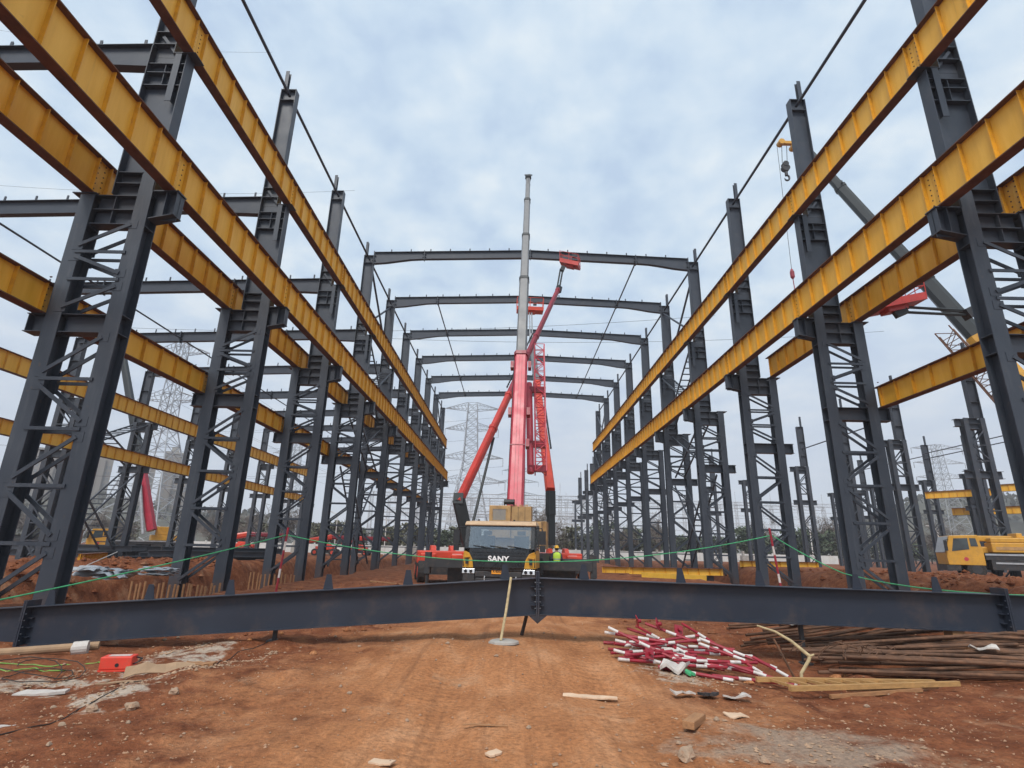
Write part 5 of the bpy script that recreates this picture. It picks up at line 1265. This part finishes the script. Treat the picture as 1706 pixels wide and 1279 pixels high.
# rusty scaffold pipes
for i in range(64):
    lay = i % 4
    if i < 44:
        y = random.uniform(8.6, 10.3); x0 = random.uniform(4.4, 5.6); ln = random.uniform(3, 5.5); a = random.gauss(-.12, .12)
    else:
        y = random.uniform(10.3, 11.8); x0 = random.uniform(4.2, 5.4); ln = random.uniform(2.5, 4.2); a = random.gauss(.12, .16)
    z = .03 + .075 * lay + random.uniform(0, .03); x1, y1 = x0 + ln * math.cos(a), y + ln * math.sin(a)
    b = MB(); b.tube([(x0, y, gz(x0, y) + z), ((x0 + x1) / 2, (y + y1) / 2, max(gz((x0 + x1) / 2, (y + y1) / 2), (gz(x0, y) + gz(x1, y1)) / 2) + z - .008), (x1, y1, gz(x1, y1) + z)], .024, 8)
    solo(b, 'scaffold_pipe', 'rust', 'long rusty scaffold pipe lying in the heap at the right', 'pipe', 'heap of rusty pipes', (x0, y, gz(x0, y)))
b = MB()
# timber ladder
LA = [V((3.18, 7.72, 0)), V((5.66, 8.02, 0)), V((3.38, 7.26, 0)), V((5.82, 7.80, 0))]
for p in LA: p.z = gz(p.x, p.y) + .10
lz0 = max(p.z for p in LA)
ld = thing('timber_ladder', 'pale timber ladder with tapering rails lying in front of the rusty pipes', 'ladder', (3.2, 7.5, gz(3.2, 7.5)), 0)
for p, q in ((LA[0], LA[1]), (LA[2], LA[3])): b = MB(); b.bar(p, q, .05, .055); part(b, 'rail', 'wood', ld)
for i in range(9):
    f = .05 + .1 * i; b = MB(); b.bar(LA[0].lerp(LA[1], f + .02), LA[2].lerp(LA[3], f), .025, .03); part(b, 'rung', 'wood', ld)
for i, (a, c) in enumerate((((4.2, 7.5, .05), (5.5, 7.75, .05)), ((3.9, 7.35, .03), (5.2, 7.62, .03)))):
    b = MB(); b.bar(hz(*a), hz(*c), .04, .04); solo(b, 'timber_batten', 'woodd', ('thin timber batten under the ladder, right one', 'thin timber batten under the ladder, left one')[i], 'batten')
b = MB(); zg = gz(3.88, 8.0); b.tube([(3.86, 7.95, zg), (3.90, 8.0, zg + .2), (4.02, 8.0, zg + .36), (4.04, 8.0, zg + .41)], [.022, .022, .022, .024], 8); b.tube([(4.04, 8.0, zg + .41), (3.86, 8.1, zg + .58), (3.7, 8.2, zg + .68), (3.5, 8.3, zg + .74)], [.024, .02, .016, .012], 8); b.tube([(4.03, 8.0, zg + .41), (4.1, 8.0, zg + .43)], .014, 6)
solo(b, 'bent_stick', 'stick', 'bent pale branch standing in the heap between poles and rusty pipes', 'branch')
b = MB(); b.tube([hz(4.05, 8.5, .02), hz(3.85, 8.6, .55)], .016, 6); solo(b, 'steel_rod', 'rust', 'thin rod leaning left of the bent branch', 'rod')
b = MB()
for i in range(26):                                        # tie wires and broken fittings
    x, y = random.uniform(4.4, 6.2), random.uniform(8.5, 9.6); z = gz(x, y) + .3; q = [(x + random.uniform(-.15, .15), y + random.uniform(-.1, .1), z + random.uniform(-.1, .1)) for _ in range(4)]; b.tube(q, .007, 4)
solo(b, 'tie_wire', 'rust', 'tangle of thin rusty tie wire on the pipe heap', 'wire', None, None, False, 'stuff')

# ------------------------------------------------------------------ material lying behind the fallen beam
for i in range(4):
    b = MB(); y = 15.6 + .16 * i; b.tube([(-7.2 + .3 * i, y, gz(-6, y) + .16 + .02 * (i % 2)), (-3.6 + .35 * i, y + .7, gz(-4, y + .7) + .16 + .05 * (i % 2))], .07, 10); solo(b, 'steel_pipe', 'galv', 'grey steel pipe lying just behind the beam left of centre', 'pipe', 'grey pipes behind the beam', (-6, y, 0))
cr = thing('plastic_crate', 'orange crate behind the lying beam left of the truck crane', 'crate', (-2.75, 16.2, gz(-2.75, 16.2)), R(5))
b = MB(); b.box(-.36, .36, -.22, .22, 0, .02)
for (x0, x1, y0, y1) in ((-.36, .36, -.22, -.205), (-.36, .36, .205, .22), (-.36, -.345, -.204, .204), (.345, .36, -.204, .204)): b.box(x0, x1, y0, y1, .021, .24)
M['orange'] = mat('orange plastic', (.70, .22, .03), .5, 0, .1, 5, 0, 40, (.3, .14, .06), .5)
part(b, 'shell', 'orange', cr, local=True)
b = MB(); b.box(-.24, .24, -.223, -.221, .12, .19); part(b, 'hand_slot', 'chassis', cr, local=True)
b = MB(); b.box(-.375, .375, -.235, .235, .241, .26); b2 = part(b, 'lid', 'orange', cr, local=True)
for i in range(3):
    b = MB(); y = 17.0 + .2 * i; b.tube([(4.7, y, gz(5, y) + .12 + .03 * i), (6.4 + .1 * i, y - .6, gz(6.4, y - .6) + .14)], .07, 10); solo(b, 'steel_pipe', 'woodd', 'brownish pipe lying behind the beam right of centre', 'pipe', 'brown pipes behind the beam', (5, y, 0))
b = MB(); b.bar(hz(-4.6, 19.0, .03), hz(-1.7, 20.0, .06), .2, .05); solo(b, 'timber_plank', 'woodd', 'long plank lying on the soil mound left of the truck crane', 'plank')
for (x0, x1, y, nm) in ((-12.9, -9.7, 19.6, 'second left column'), (-12.6, -10.2, 27.6, 'third left column')):
    for i in range(20 if y < 20 else 12):
        f = (i + random.uniform(.2, .8)) / (20 if y < 20 else 12); x = x0 + (x1 - x0) * f; b = MB(); zt = random.uniform(.12, .26)
        b.tube([(x, y, -.75), (x + random.uniform(-.03, .03), y, zt)], .035, 6); solo(b, 'timber_stake', 'woodd', f"short round timber stake in the row at the foot of the {nm}", 'stake', f"timber stakes at the {nm}", (x, y, 0))
# girders waiting on the ground, right
for (x, y, z, rz, lab) in ((6.6, 41, .35, R(-84), 'yellow girder resting on the ground right of the truck crane'), (7.6, 36.5, .15, R(-82), 'second yellow girder lying on the ground in front of another'), (16.5, 41, .95, R(-80), 'yellow girder lying on the bank behind the second right column'), (-21.5, 28.5, .75, R(22), 'yellow girder end resting on the left bank by the steel stack')):
    o = place(GP[.9], (x, y, gz(x, y) + .12), rz, lab, 'girders lying on the ground'); o.scale = (1, .8 if x > 0 else .55, .5)
b = MB(); b.bar((7.3, 31.8, gz(8, 31.8) + .3), (10.6, 31.0, gz(10, 31) + .3), .3, .25); solo(b, 'steel_beam', 'yellow2', 'thin yellow beam on the ground by the right columns', 'beam')
# galvanised sheets and stacked steel, left bank
for i, (x, y, rz, ln, lab) in enumerate(((-12.0, 16.4, R(-12), 1.25, 'bundle of grey rolled metal sheets on the left bank beside the first column'), (-11.0, 15.9, R(-24), 1.7, 'crumpled heap of metal strips right of the rolled sheets on the left bank'), (-10.75, 17.6, R(-8), 1.2, 'small stack of grey metal sheets near the second left column'))):
    z = max(gz(x, y) + .04, .55)
    t = thing('metal_sheets', lab, 'metal sheets', (x, y, z), rz); rr_ = random.Random(i + 5)
    for k in range(7):
        a, dy, dz = rr_.gauss(0, .1), rr_.uniform(-.2, .2), .03 + .035 * k; l2 = ln * rr_.uniform(.7, 1.05); b = MB(); n = 6; rings = []
        for q in range(n + 1):
            f = q / n - .5; wv = .05 * noise.noise((q * .9, k * 3.3, i)) * (3 if i == 1 else 1); hw = .09 + .05 * rr_.random() if i else .13
            c0 = V((f * l2, dy + f * l2 * a, dz + wv)); rings.append([c0 + V((0, -hw, -.02)), c0 + V((0, -hw * .4, .05 if i == 0 else .012)), c0 + V((0, hw * .4, .05 if i == 0 else .012)), c0 + V((0, hw, -.02)), c0 + V((0, hw * .4, .035 if i == 0 else .0)), c0 + V((0, -hw * .4, .035 if i == 0 else .0))])
        b.loft(rings); part(b, 'sheet', 'galv', t, local=True)
b = MB(); b.bar((-12.3, 15.9, .62), (-11.4, 16.5, 1.25), .1, .02); solo(b, 'metal_strip', 'white', 'white metal strip leaning up on the left bank', 'metal strip')
for i in range(5):
    b = MB(); y = 29.5 + .55 * (i % 3); z = gz(-18, y) + .2 + .32 * (i // 3); b.hsec((-20 + .4 * i, y, z), (-14.6 + .3 * i, y + 3.2, z), .3, .26); solo(b, 'steel_section', 'steel2', 'grey steel section in the stack on the left bank', 'steel section', 'stacked steel on the left bank', (-18, y, 0))

# ------------------------------------------------------------------ background
def pylon(x, y, z0, H, base, label, arms, top_w=2.2, group='transmission towers'):
    t = thing('transmission_tower', label, 'pylon', (x, y, z0), 0, group)
    waist = .55; r = base * .008 + .03
    b = MB()
    def wd(f): return base * (1 - f / waist) + top_w * 1.6 * (f / waist) if f < waist else top_w * 1.6 - (top_w * .6) * (f - waist) / (1 - waist)
    fs = [0, .14, .26, .36, .45, .52, .58, .64, .70, .76, .82, .88, .94, 1.0]
    def cor(f): q = wd(f) / 2; return [V((x + a * q, y + c * q, z0 + f * H)) for a, c in ((-1, -1), (1, -1), (1, 1), (-1, 1))]
    for f0, f1 in zip(fs, fs[1:]):
        a, c = cor(f0), cor(f1)
        for i in range(4):
            b.tube([a[i], c[i]], r, 4, False); j = (i + 1) % 4
            b.tube([a[i], c[j]], r * .55, 4, False); b.tube([a[j], c[i]], r * .55, 4, False); b.tube([c[i], c[j]], r * .5, 4, False)
            if f0 < .4:
                m_ = (a[i] + a[j]) / 2; b.tube([m_, a[i].lerp(c[j], .5)], r * .4, 4, False); b.tube([a[i].lerp(c[i], .5), a[i].lerp(c[j], .5)], r * .4, 4, False); b.tube([a[j].lerp(c[j], .5), a[i].lerp(c[j], .5)], r * .4, 4, False)
    part(b, 'tower_body', 'lattice', t)
    tips = []
    for f, ln in arms:
        q = wd(f) / 2
        for s in (-1, 1):
            b = MB(); tip = V((x + s * ln, y, z0 + f * H + ln * .05)); n = 6
            roots = [V((x + s * q, y - q, z0 + f * H)), V((x + s * q, y + q, z0 + f * H)), V((x + s * q, y - q, z0 + (f + .05) * H)), V((x + s * q, y + q, z0 + (f + .05) * H))]
            for p in roots: b.tube([p, tip], r * .6, 4, False)
            for i in range(n):
                f0, f1 = i / n, (i + 1) / n
                for u, v_ in ((0, 1), (0, 2), (1, 3), (2, 3)): b.tube([roots[u].lerp(tip, f0), roots[v_].lerp(tip, f1)], r * .4, 4, False)
            o = part(b, 'crossarm', 'lattice', t); tips.append(tip)
            b = MB(); b.tube([tip, tip - V((0, 0, H * .06))], .12, 5); part(b, 'insulator', 'lattice', o)
    return tips
tp1 = pylon(-15.5, 200, 2, 52, 17, 'tall lattice transmission tower behind the truck crane, left of its boom', [(.95, 10.5), (.80, 10), (.59, 12), (.42, 13)], 3.4)
tp2 = pylon(-98, 150, 0, 60, 19, 'pale lattice transmission tower far left behind the first column bay', [(.9, 8.5), (.78, 9), (.66, 9.5)], 2.4)
pylon(4, 330, 2, 48, 16, 'distant transmission tower low behind the orange boom lift', [(.92, 10), (.78, 12), (.62, 12)], 2.6)
pylon(-38, 260, 2, 30, 12, 'short distant transmission tower behind the end of the left row', [(.92, 8), (.75, 9)], 2.4)
pylon(-92, 230, 2, 46, 14, 'distant transmission tower seen between the second and third left columns', [(.92, 9), (.78, 10), (.64, 10)], 2.4)
pylon(150, 190, 6, 34, 9, 'distant transmission tower at the right above the yellow truck cab', [(.95, 9), (.8, 9), (.65, 9)], 2)
def wire(p, q, s, label, r=.035, group='power lines'):
    b = MB(); b.tube(sag(p, q, s, 18), r, 4, False); solo(b, 'power_line', 'cable', label, 'power line', group)
for i in range(0, 6):
    a, c = tp1[i], tp2[min(i, 5)]
    wire(a - V((0, 0, 3)), V((-330, 260, a.z + 8)), 9, 'thin power line sagging away from the central transmission tower')
    wire(tp2[i] - V((0, 0, 3)), V((-60 + 5 * i, 420, tp2[i].z - 10)), 8, 'thin power line running back from the pale left tower', .03)
for i, (a, c) in enumerate((((-190, 150, 176), (-100, 170, 190)), ((-190, 150, 112), (-60, 170, 126)), ((-120, 150, 62), (60, 150, 70)), ((-60, 150, 61), (110, 150, 66)))):
    wire(a, c, 3, ('highest thin wire crossing the sky at the upper left', 'thin wire crossing the sky behind the second left column', 'thin wire in the sky above the first roof beam, left part', 'thin wire in the sky above the first roof beam, right part')[i], .05)
# substation gantries
def gantry(x0, x1, y, h, nb, label):
    t = thing('substation_gantry', label, 'gantry', ((x0 + x1) / 2, y, 0), 0, 'substation gantries')
    for i in range(nb + 1):
        x = x0 + (x1 - x0) * i / nb; b = MB(); lattice(b, (x, y, 0), (x, y, h), 1.0, 1.0, 8, .07, w2=.7, h2=.7); b.tube([(x, y, h), (x, y, h + 3.5)], .07, 5); part(b, 'gantry_post', 'gantry', t)
    b = MB(); lattice(b, (x0, y, h - .5), (x1, y, h - .5), 1.0, 1.0, nb * 6, .06); part(b, 'gantry_beam', 'gantry', t)
    b = MB()
    for i in range(nb * 3):
        x = x0 + (x1 - x0) * (i + .5) / (nb * 3); b.tube([(x, y, h - 1), (x, y, h - 2.8)], .12, 5)
    part(b, 'insulator_row', 'gantry', t)
    for k in range(3):
        b = MB(); b.tube([(x0, y + .3, h - 3 - k * 2.2), (x1, y + .3, h - 3 - k * 2.2)], .09, 5); part(b, 'busbar', 'gantry', t)
for i, g_ in enumerate(((-38, 26, 150, 15.5, 5), (-40, 30, 166, 12, 6), (-42, 34, 190, 17, 5), (-30, 28, 215, 20, 4), (30, 90, 160, 15, 4), (40, 110, 185, 18, 4), (-48, 40, 240, 15, 6))):
    gantry(*g_, ('nearest pale substation gantry behind the truck crane', 'second pale substation gantry behind the truck crane', 'third pale substation gantry behind the truck crane', 'tall pale substation gantry behind the truck crane', 'pale substation gantry behind the right columns', 'farther pale substation gantry behind the right columns', 'farthest wide substation gantry behind the truck crane')[i])
for i in range(26):                                        # substation apparatus: support post with insulator stack
    x, y = random.uniform(-36, 34), random.uniform(140, 200); b = MB(); h = random.uniform(4, 8)
    b.tube([(0, 0, 0), (0, 0, h * .5)], .16, 6); b.tube([(0, 0, h * .5 + .2 * k) if False else (0, 0, h * .5 + h * .5 * k / 8) for k in range(9)], [.2, .12] * 4 + [.2], 6); b.bar((-1, 0, h), (1, 0, h), .2, .2); b.tube([(.9, 0, h), (.9, 0, h + 1.2)], .1, 5)
    o = solo(b, 'switchgear_post', 'gantry', 'pale insulator post of the substation behind the truck crane', 'switchgear', 'substation insulator posts'); o.location = (x, y, 0)
# site wall
b = MB()
for k in range(30):
    x = -60 + 4 * k; b.box(x + .1, x + 3.9, 103.9, 104.02, 0, 1.55); b.box(x - .12, x + .12, 103.84, 104.08, 0, 1.75)
b.box(-60, 60, 103.83, 104.09, 1.551, 1.62) if False else None
solo(b, 'site_wall', 'wallw', 'low white wall along the far edge of the site', 'wall', None, (0, 104, 0))
for i, (x, y) in enumerate(((-36, 96), (-30, 92), (-17, 97), (24, 95), (40, 96))):
    b = MB(); b.box(-1.0, 1.0, -.5, .5, 0, 1.3); b.box(-.8, -.5, -.3, .3, 1.3, 2.0); b.box(.4, .7, -.3, .3, 1.3, 1.9); o = solo(b, 'concrete_pier', 'concrete', f"{ORD[i+1]} pale concrete foundation block from the left at the far edge", 'concrete block', 'far foundation blocks', bevel=.03); o.location = (x, y, 0)
for i, (x, y, lab) in enumerate(((-28, 90, 'white street lamp far behind the third left column'), (-20.5, 92, 'white street lamp far behind the fourth left column'), (-14, 98, 'white street lamp far off at the end of the left row'), (48, 90, 'white street lamp behind the middle row right of the hall'), (70, 92, 'white street lamp left of the yellow truck at the right'))):
    b = MB(); b.tube([(0, 0, 0), (0, 0, 5.5), (-.3, 0, 6.3), (-1.1, 0, 6.6)], [.09, .07, .06, .05], 6); b.bar((-.9, 0, 6.6), (-1.7, 0, 6.65), .25, .1); o = solo(b, 'street_lamp', 'white', lab, 'street lamp', 'street lamps'); o.location = (x, y, 0)
# apartment towers
def tower(x, y, wd, dp, H, rz, label, fl=None):
    t = thing('apartment_tower', label, 'apartment tower', (x, y, 0), rz, 'apartment towers')
    b = MB(); b.box(-wd / 2, wd / 2, -dp / 2, dp / 2, 0, H); b.box(-wd * .12, wd * .12, -dp / 2 - 1.2, -dp / 2 - .01, 0, H - 3); wl = part(b, 'wall', 'towerwall', t, local=True)
    b = MB(); b.box(-wd / 2 - .3, wd / 2 + .3, -dp / 2 - .3, dp / 2 + .3, H + .01, H + 1.0); b.box(-wd * .2, wd * .2, -dp * .25, dp * .25, H + 1.01, H + 4); part(b, 'roof', 'concrete', t, local=True)
    n = int(H / 3.1); proto = None
    step = max(1, int(n * 4 / 60) + (1 if n * 4 > 60 else 0))
    cols = (-.38, -.24, .24, .38)
    for j in range(1, n - 1):
        if fl and j % 1: continue
        for cx in cols:
            if proto is None:
                b = MB(); b.box(-wd * .045, wd * .045, -.06, .0, -.8, .8); proto = part(b, 'window', 'towerglass', t, local=True); o = proto
            else: o = proto.copy(); C.objects.link(o)
            o.parent = t; o.location = (wd * cx, -dp / 2 - .002, j * 3.1 + 1.6)
    return t
tower(-254, 300, 15, 15, 47, R(36), 'pale apartment tower far left, seen through the first left column')
tower(-226, 300, 9, 10, 46, R(36), 'narrow pale apartment tower just right of the first left column')
tower(-203, 302, 9, 9, 41, R(34), 'pale apartment tower behind the left transmission tower, left of its centre')
tower(-187.5, 300, 9, 9, 47, R(33), 'pale apartment tower behind the left transmission tower, right of its centre')
tower(-176, 298, 10, 9, 27, R(32), 'short pale apartment tower left of the second left column')
# trees
def tree_proto(kind, m, seed, hgt, wd, n, leaf, label, bare=False):
    rnd = random.Random(seed); t = thing('bare_tree' if bare else 'broadleaf_tree', label, 'tree', (0, 0, 0), 0, 'trees beyond the site')
    b = MB(); b.tube([(0, 0, -.5), (.1, 0, hgt * .3), (0, .1, hgt * .6), (.1, 0, hgt * .9)], [hgt * .03, hgt * .024, hgt * .016, hgt * .006], 7)
    limbs = []
    for i in range(16):
        a = rnd.random() * 6.28; z = hgt * rnd.uniform(.2, .7); ln = wd * rnd.uniform(.5, .95); p1 = V((ln * .5 * math.cos(a), ln * .5 * math.sin(a), z + ln * .25)); p2 = V((ln * math.cos(a), ln * math.sin(a), z + ln * rnd.uniform(.3, .8)))
        b.tube([(0, 0, z), p1, p2], [hgt * .012, hgt * .008, hgt * .003], 5, False); limbs += [p1, p2]
    part(b, 'trunk', 'bark', t, local=True)
    b = MB()
    cl = [V((rnd.gauss(0, wd * .42), rnd.gauss(0, wd * .42), hgt * rnd.uniform(.25 if not bare else .4, .98))) for _ in range(20)] + limbs
    for i in range(n):
        c = rnd.choice(cl) + V((rnd.gauss(0, wd * .13), rnd.gauss(0, wd * .13), rnd.gauss(0, hgt * .05)))
        if c.z < hgt * .08: continue
        u = V((rnd.gauss(0, 1), rnd.gauss(0, 1), rnd.gauss(0, 1))).normalized(); v_ = u.cross(V((rnd.gauss(0, 1), rnd.gauss(0, 1), 1))).normalized(); s = leaf * rnd.uniform(.5, 1.3)
        if bare: b.add([c - u * s * 2.2, c + v_ * s * .09, c + u * s * 2.2, c - v_ * s * .09], [(0, 1, 2, 3)])
        else: b.add([c - u * s, c - v_ * s * .6, c + u * s, c + v_ * s * .6], [(0, 1, 2, 3)])
    part(b, 'crown', m, t, local=True); return t
tps = [tree_proto('a', 'foliage', 3, 7.5, 3.4, 1500, .36, ''), tree_proto('b', 'foliage2', 5, 6.5, 3.2, 1300, .34, ''), tree_proto('c', 'twig', 8, 9, 3.4, 1500, .42, '', True)]
usedp = [False] * 3
TL = ['dark green bushy tree beyond the low white wall', 'olive brown bushy tree beyond the low white wall', 'bare brown winter tree beyond the low white wall']
spots = []
for i in range(58):
    x = -70 + 2.7 * i + random.uniform(-1.2, 1.2)
    if -9 < x < 1: continue
    spots.append((x, random.uniform(112, 135), random.choice((0, 0, 1, 2, 2) if x > 10 else (0, 1, 1, 2))))
for i in range(12): spots.append((random.uniform(-150, -70), random.uniform(120, 160), random.choice((1, 2, 2))))
for i in range(20): spots.append((random.uniform(85, 160), random.uniform(120, 160), random.choice((0, 1, 2))))
for x, y, k in spots:
    o = tps[k] if not usedp[k] else copy_tree(tps[k]); usedp[k] = True
    s = random.uniform(.7, 1.15); o.location = (x, y, 0); o.scale = (s * random.uniform(.9, 1.2), s, s * (.85 if k < 2 else .95)); o.rotation_euler = (0, 0, random.random() * 6.28); o['label'] = TL[k]
# woodland covering the hills: too many trees to count
b = MB(); rnd = random.Random(4)
for j in range(1, len(rows) - 2):
    for i in range(len(hx) - 1):
        A_, B_, C_, D_ = [V(q) for q in (rows[j][i], rows[j][i + 1], rows[j + 1][i + 1], rows[j + 1][i])]
        if abs(A_.x) > 420: continue
        for q in range(46):
            u, v_ = rnd.random(), rnd.random(); c = A_.lerp(B_, u).lerp(D_.lerp(C_, u), v_); h = rnd.uniform(1.2, 4.5); s = rnd.uniform(.8, 1.8)
            d = V((rnd.gauss(0, 1), rnd.gauss(0, .4), rnd.gauss(0, .6))).normalized() * s; e2 = V((0, rnd.gauss(0, .5), 1)).normalized() * s * .8; c = c + V((0, 0, h * .6))
            b.add([c - d, c - e2, c + d, c + e2], [(0, 1, 2, 3)])
solo(b, 'woodland', 'hill', 'distant brownish woodland covering the low hills', 'woodland', None, None, False, 'stuff')
# ------------------------------------------------------------------ air
hm = bpy.data.materials.new('thin haze'); hm.use_nodes = True; tt = hm.node_tree; tt.nodes.clear(); oo = tt.nodes.new('ShaderNodeOutputMaterial'); pv = tt.nodes.new('ShaderNodeVolumePrincipled')
pv.inputs['Color'].default_value = (.86, .88, .95, 1); pv.inputs['Density'].default_value = .0007; pv.inputs['Anisotropy'].default_value = 0; tt.links.new(pv.outputs[0], oo.inputs['Volume'])
M['haze'] = hm
b = MB(); b.box(-980, 980, -60, 1060, -3.2, 215); ho_ = part(b, 'haze', 'haze'); ho_['kind'] = 'stuff'
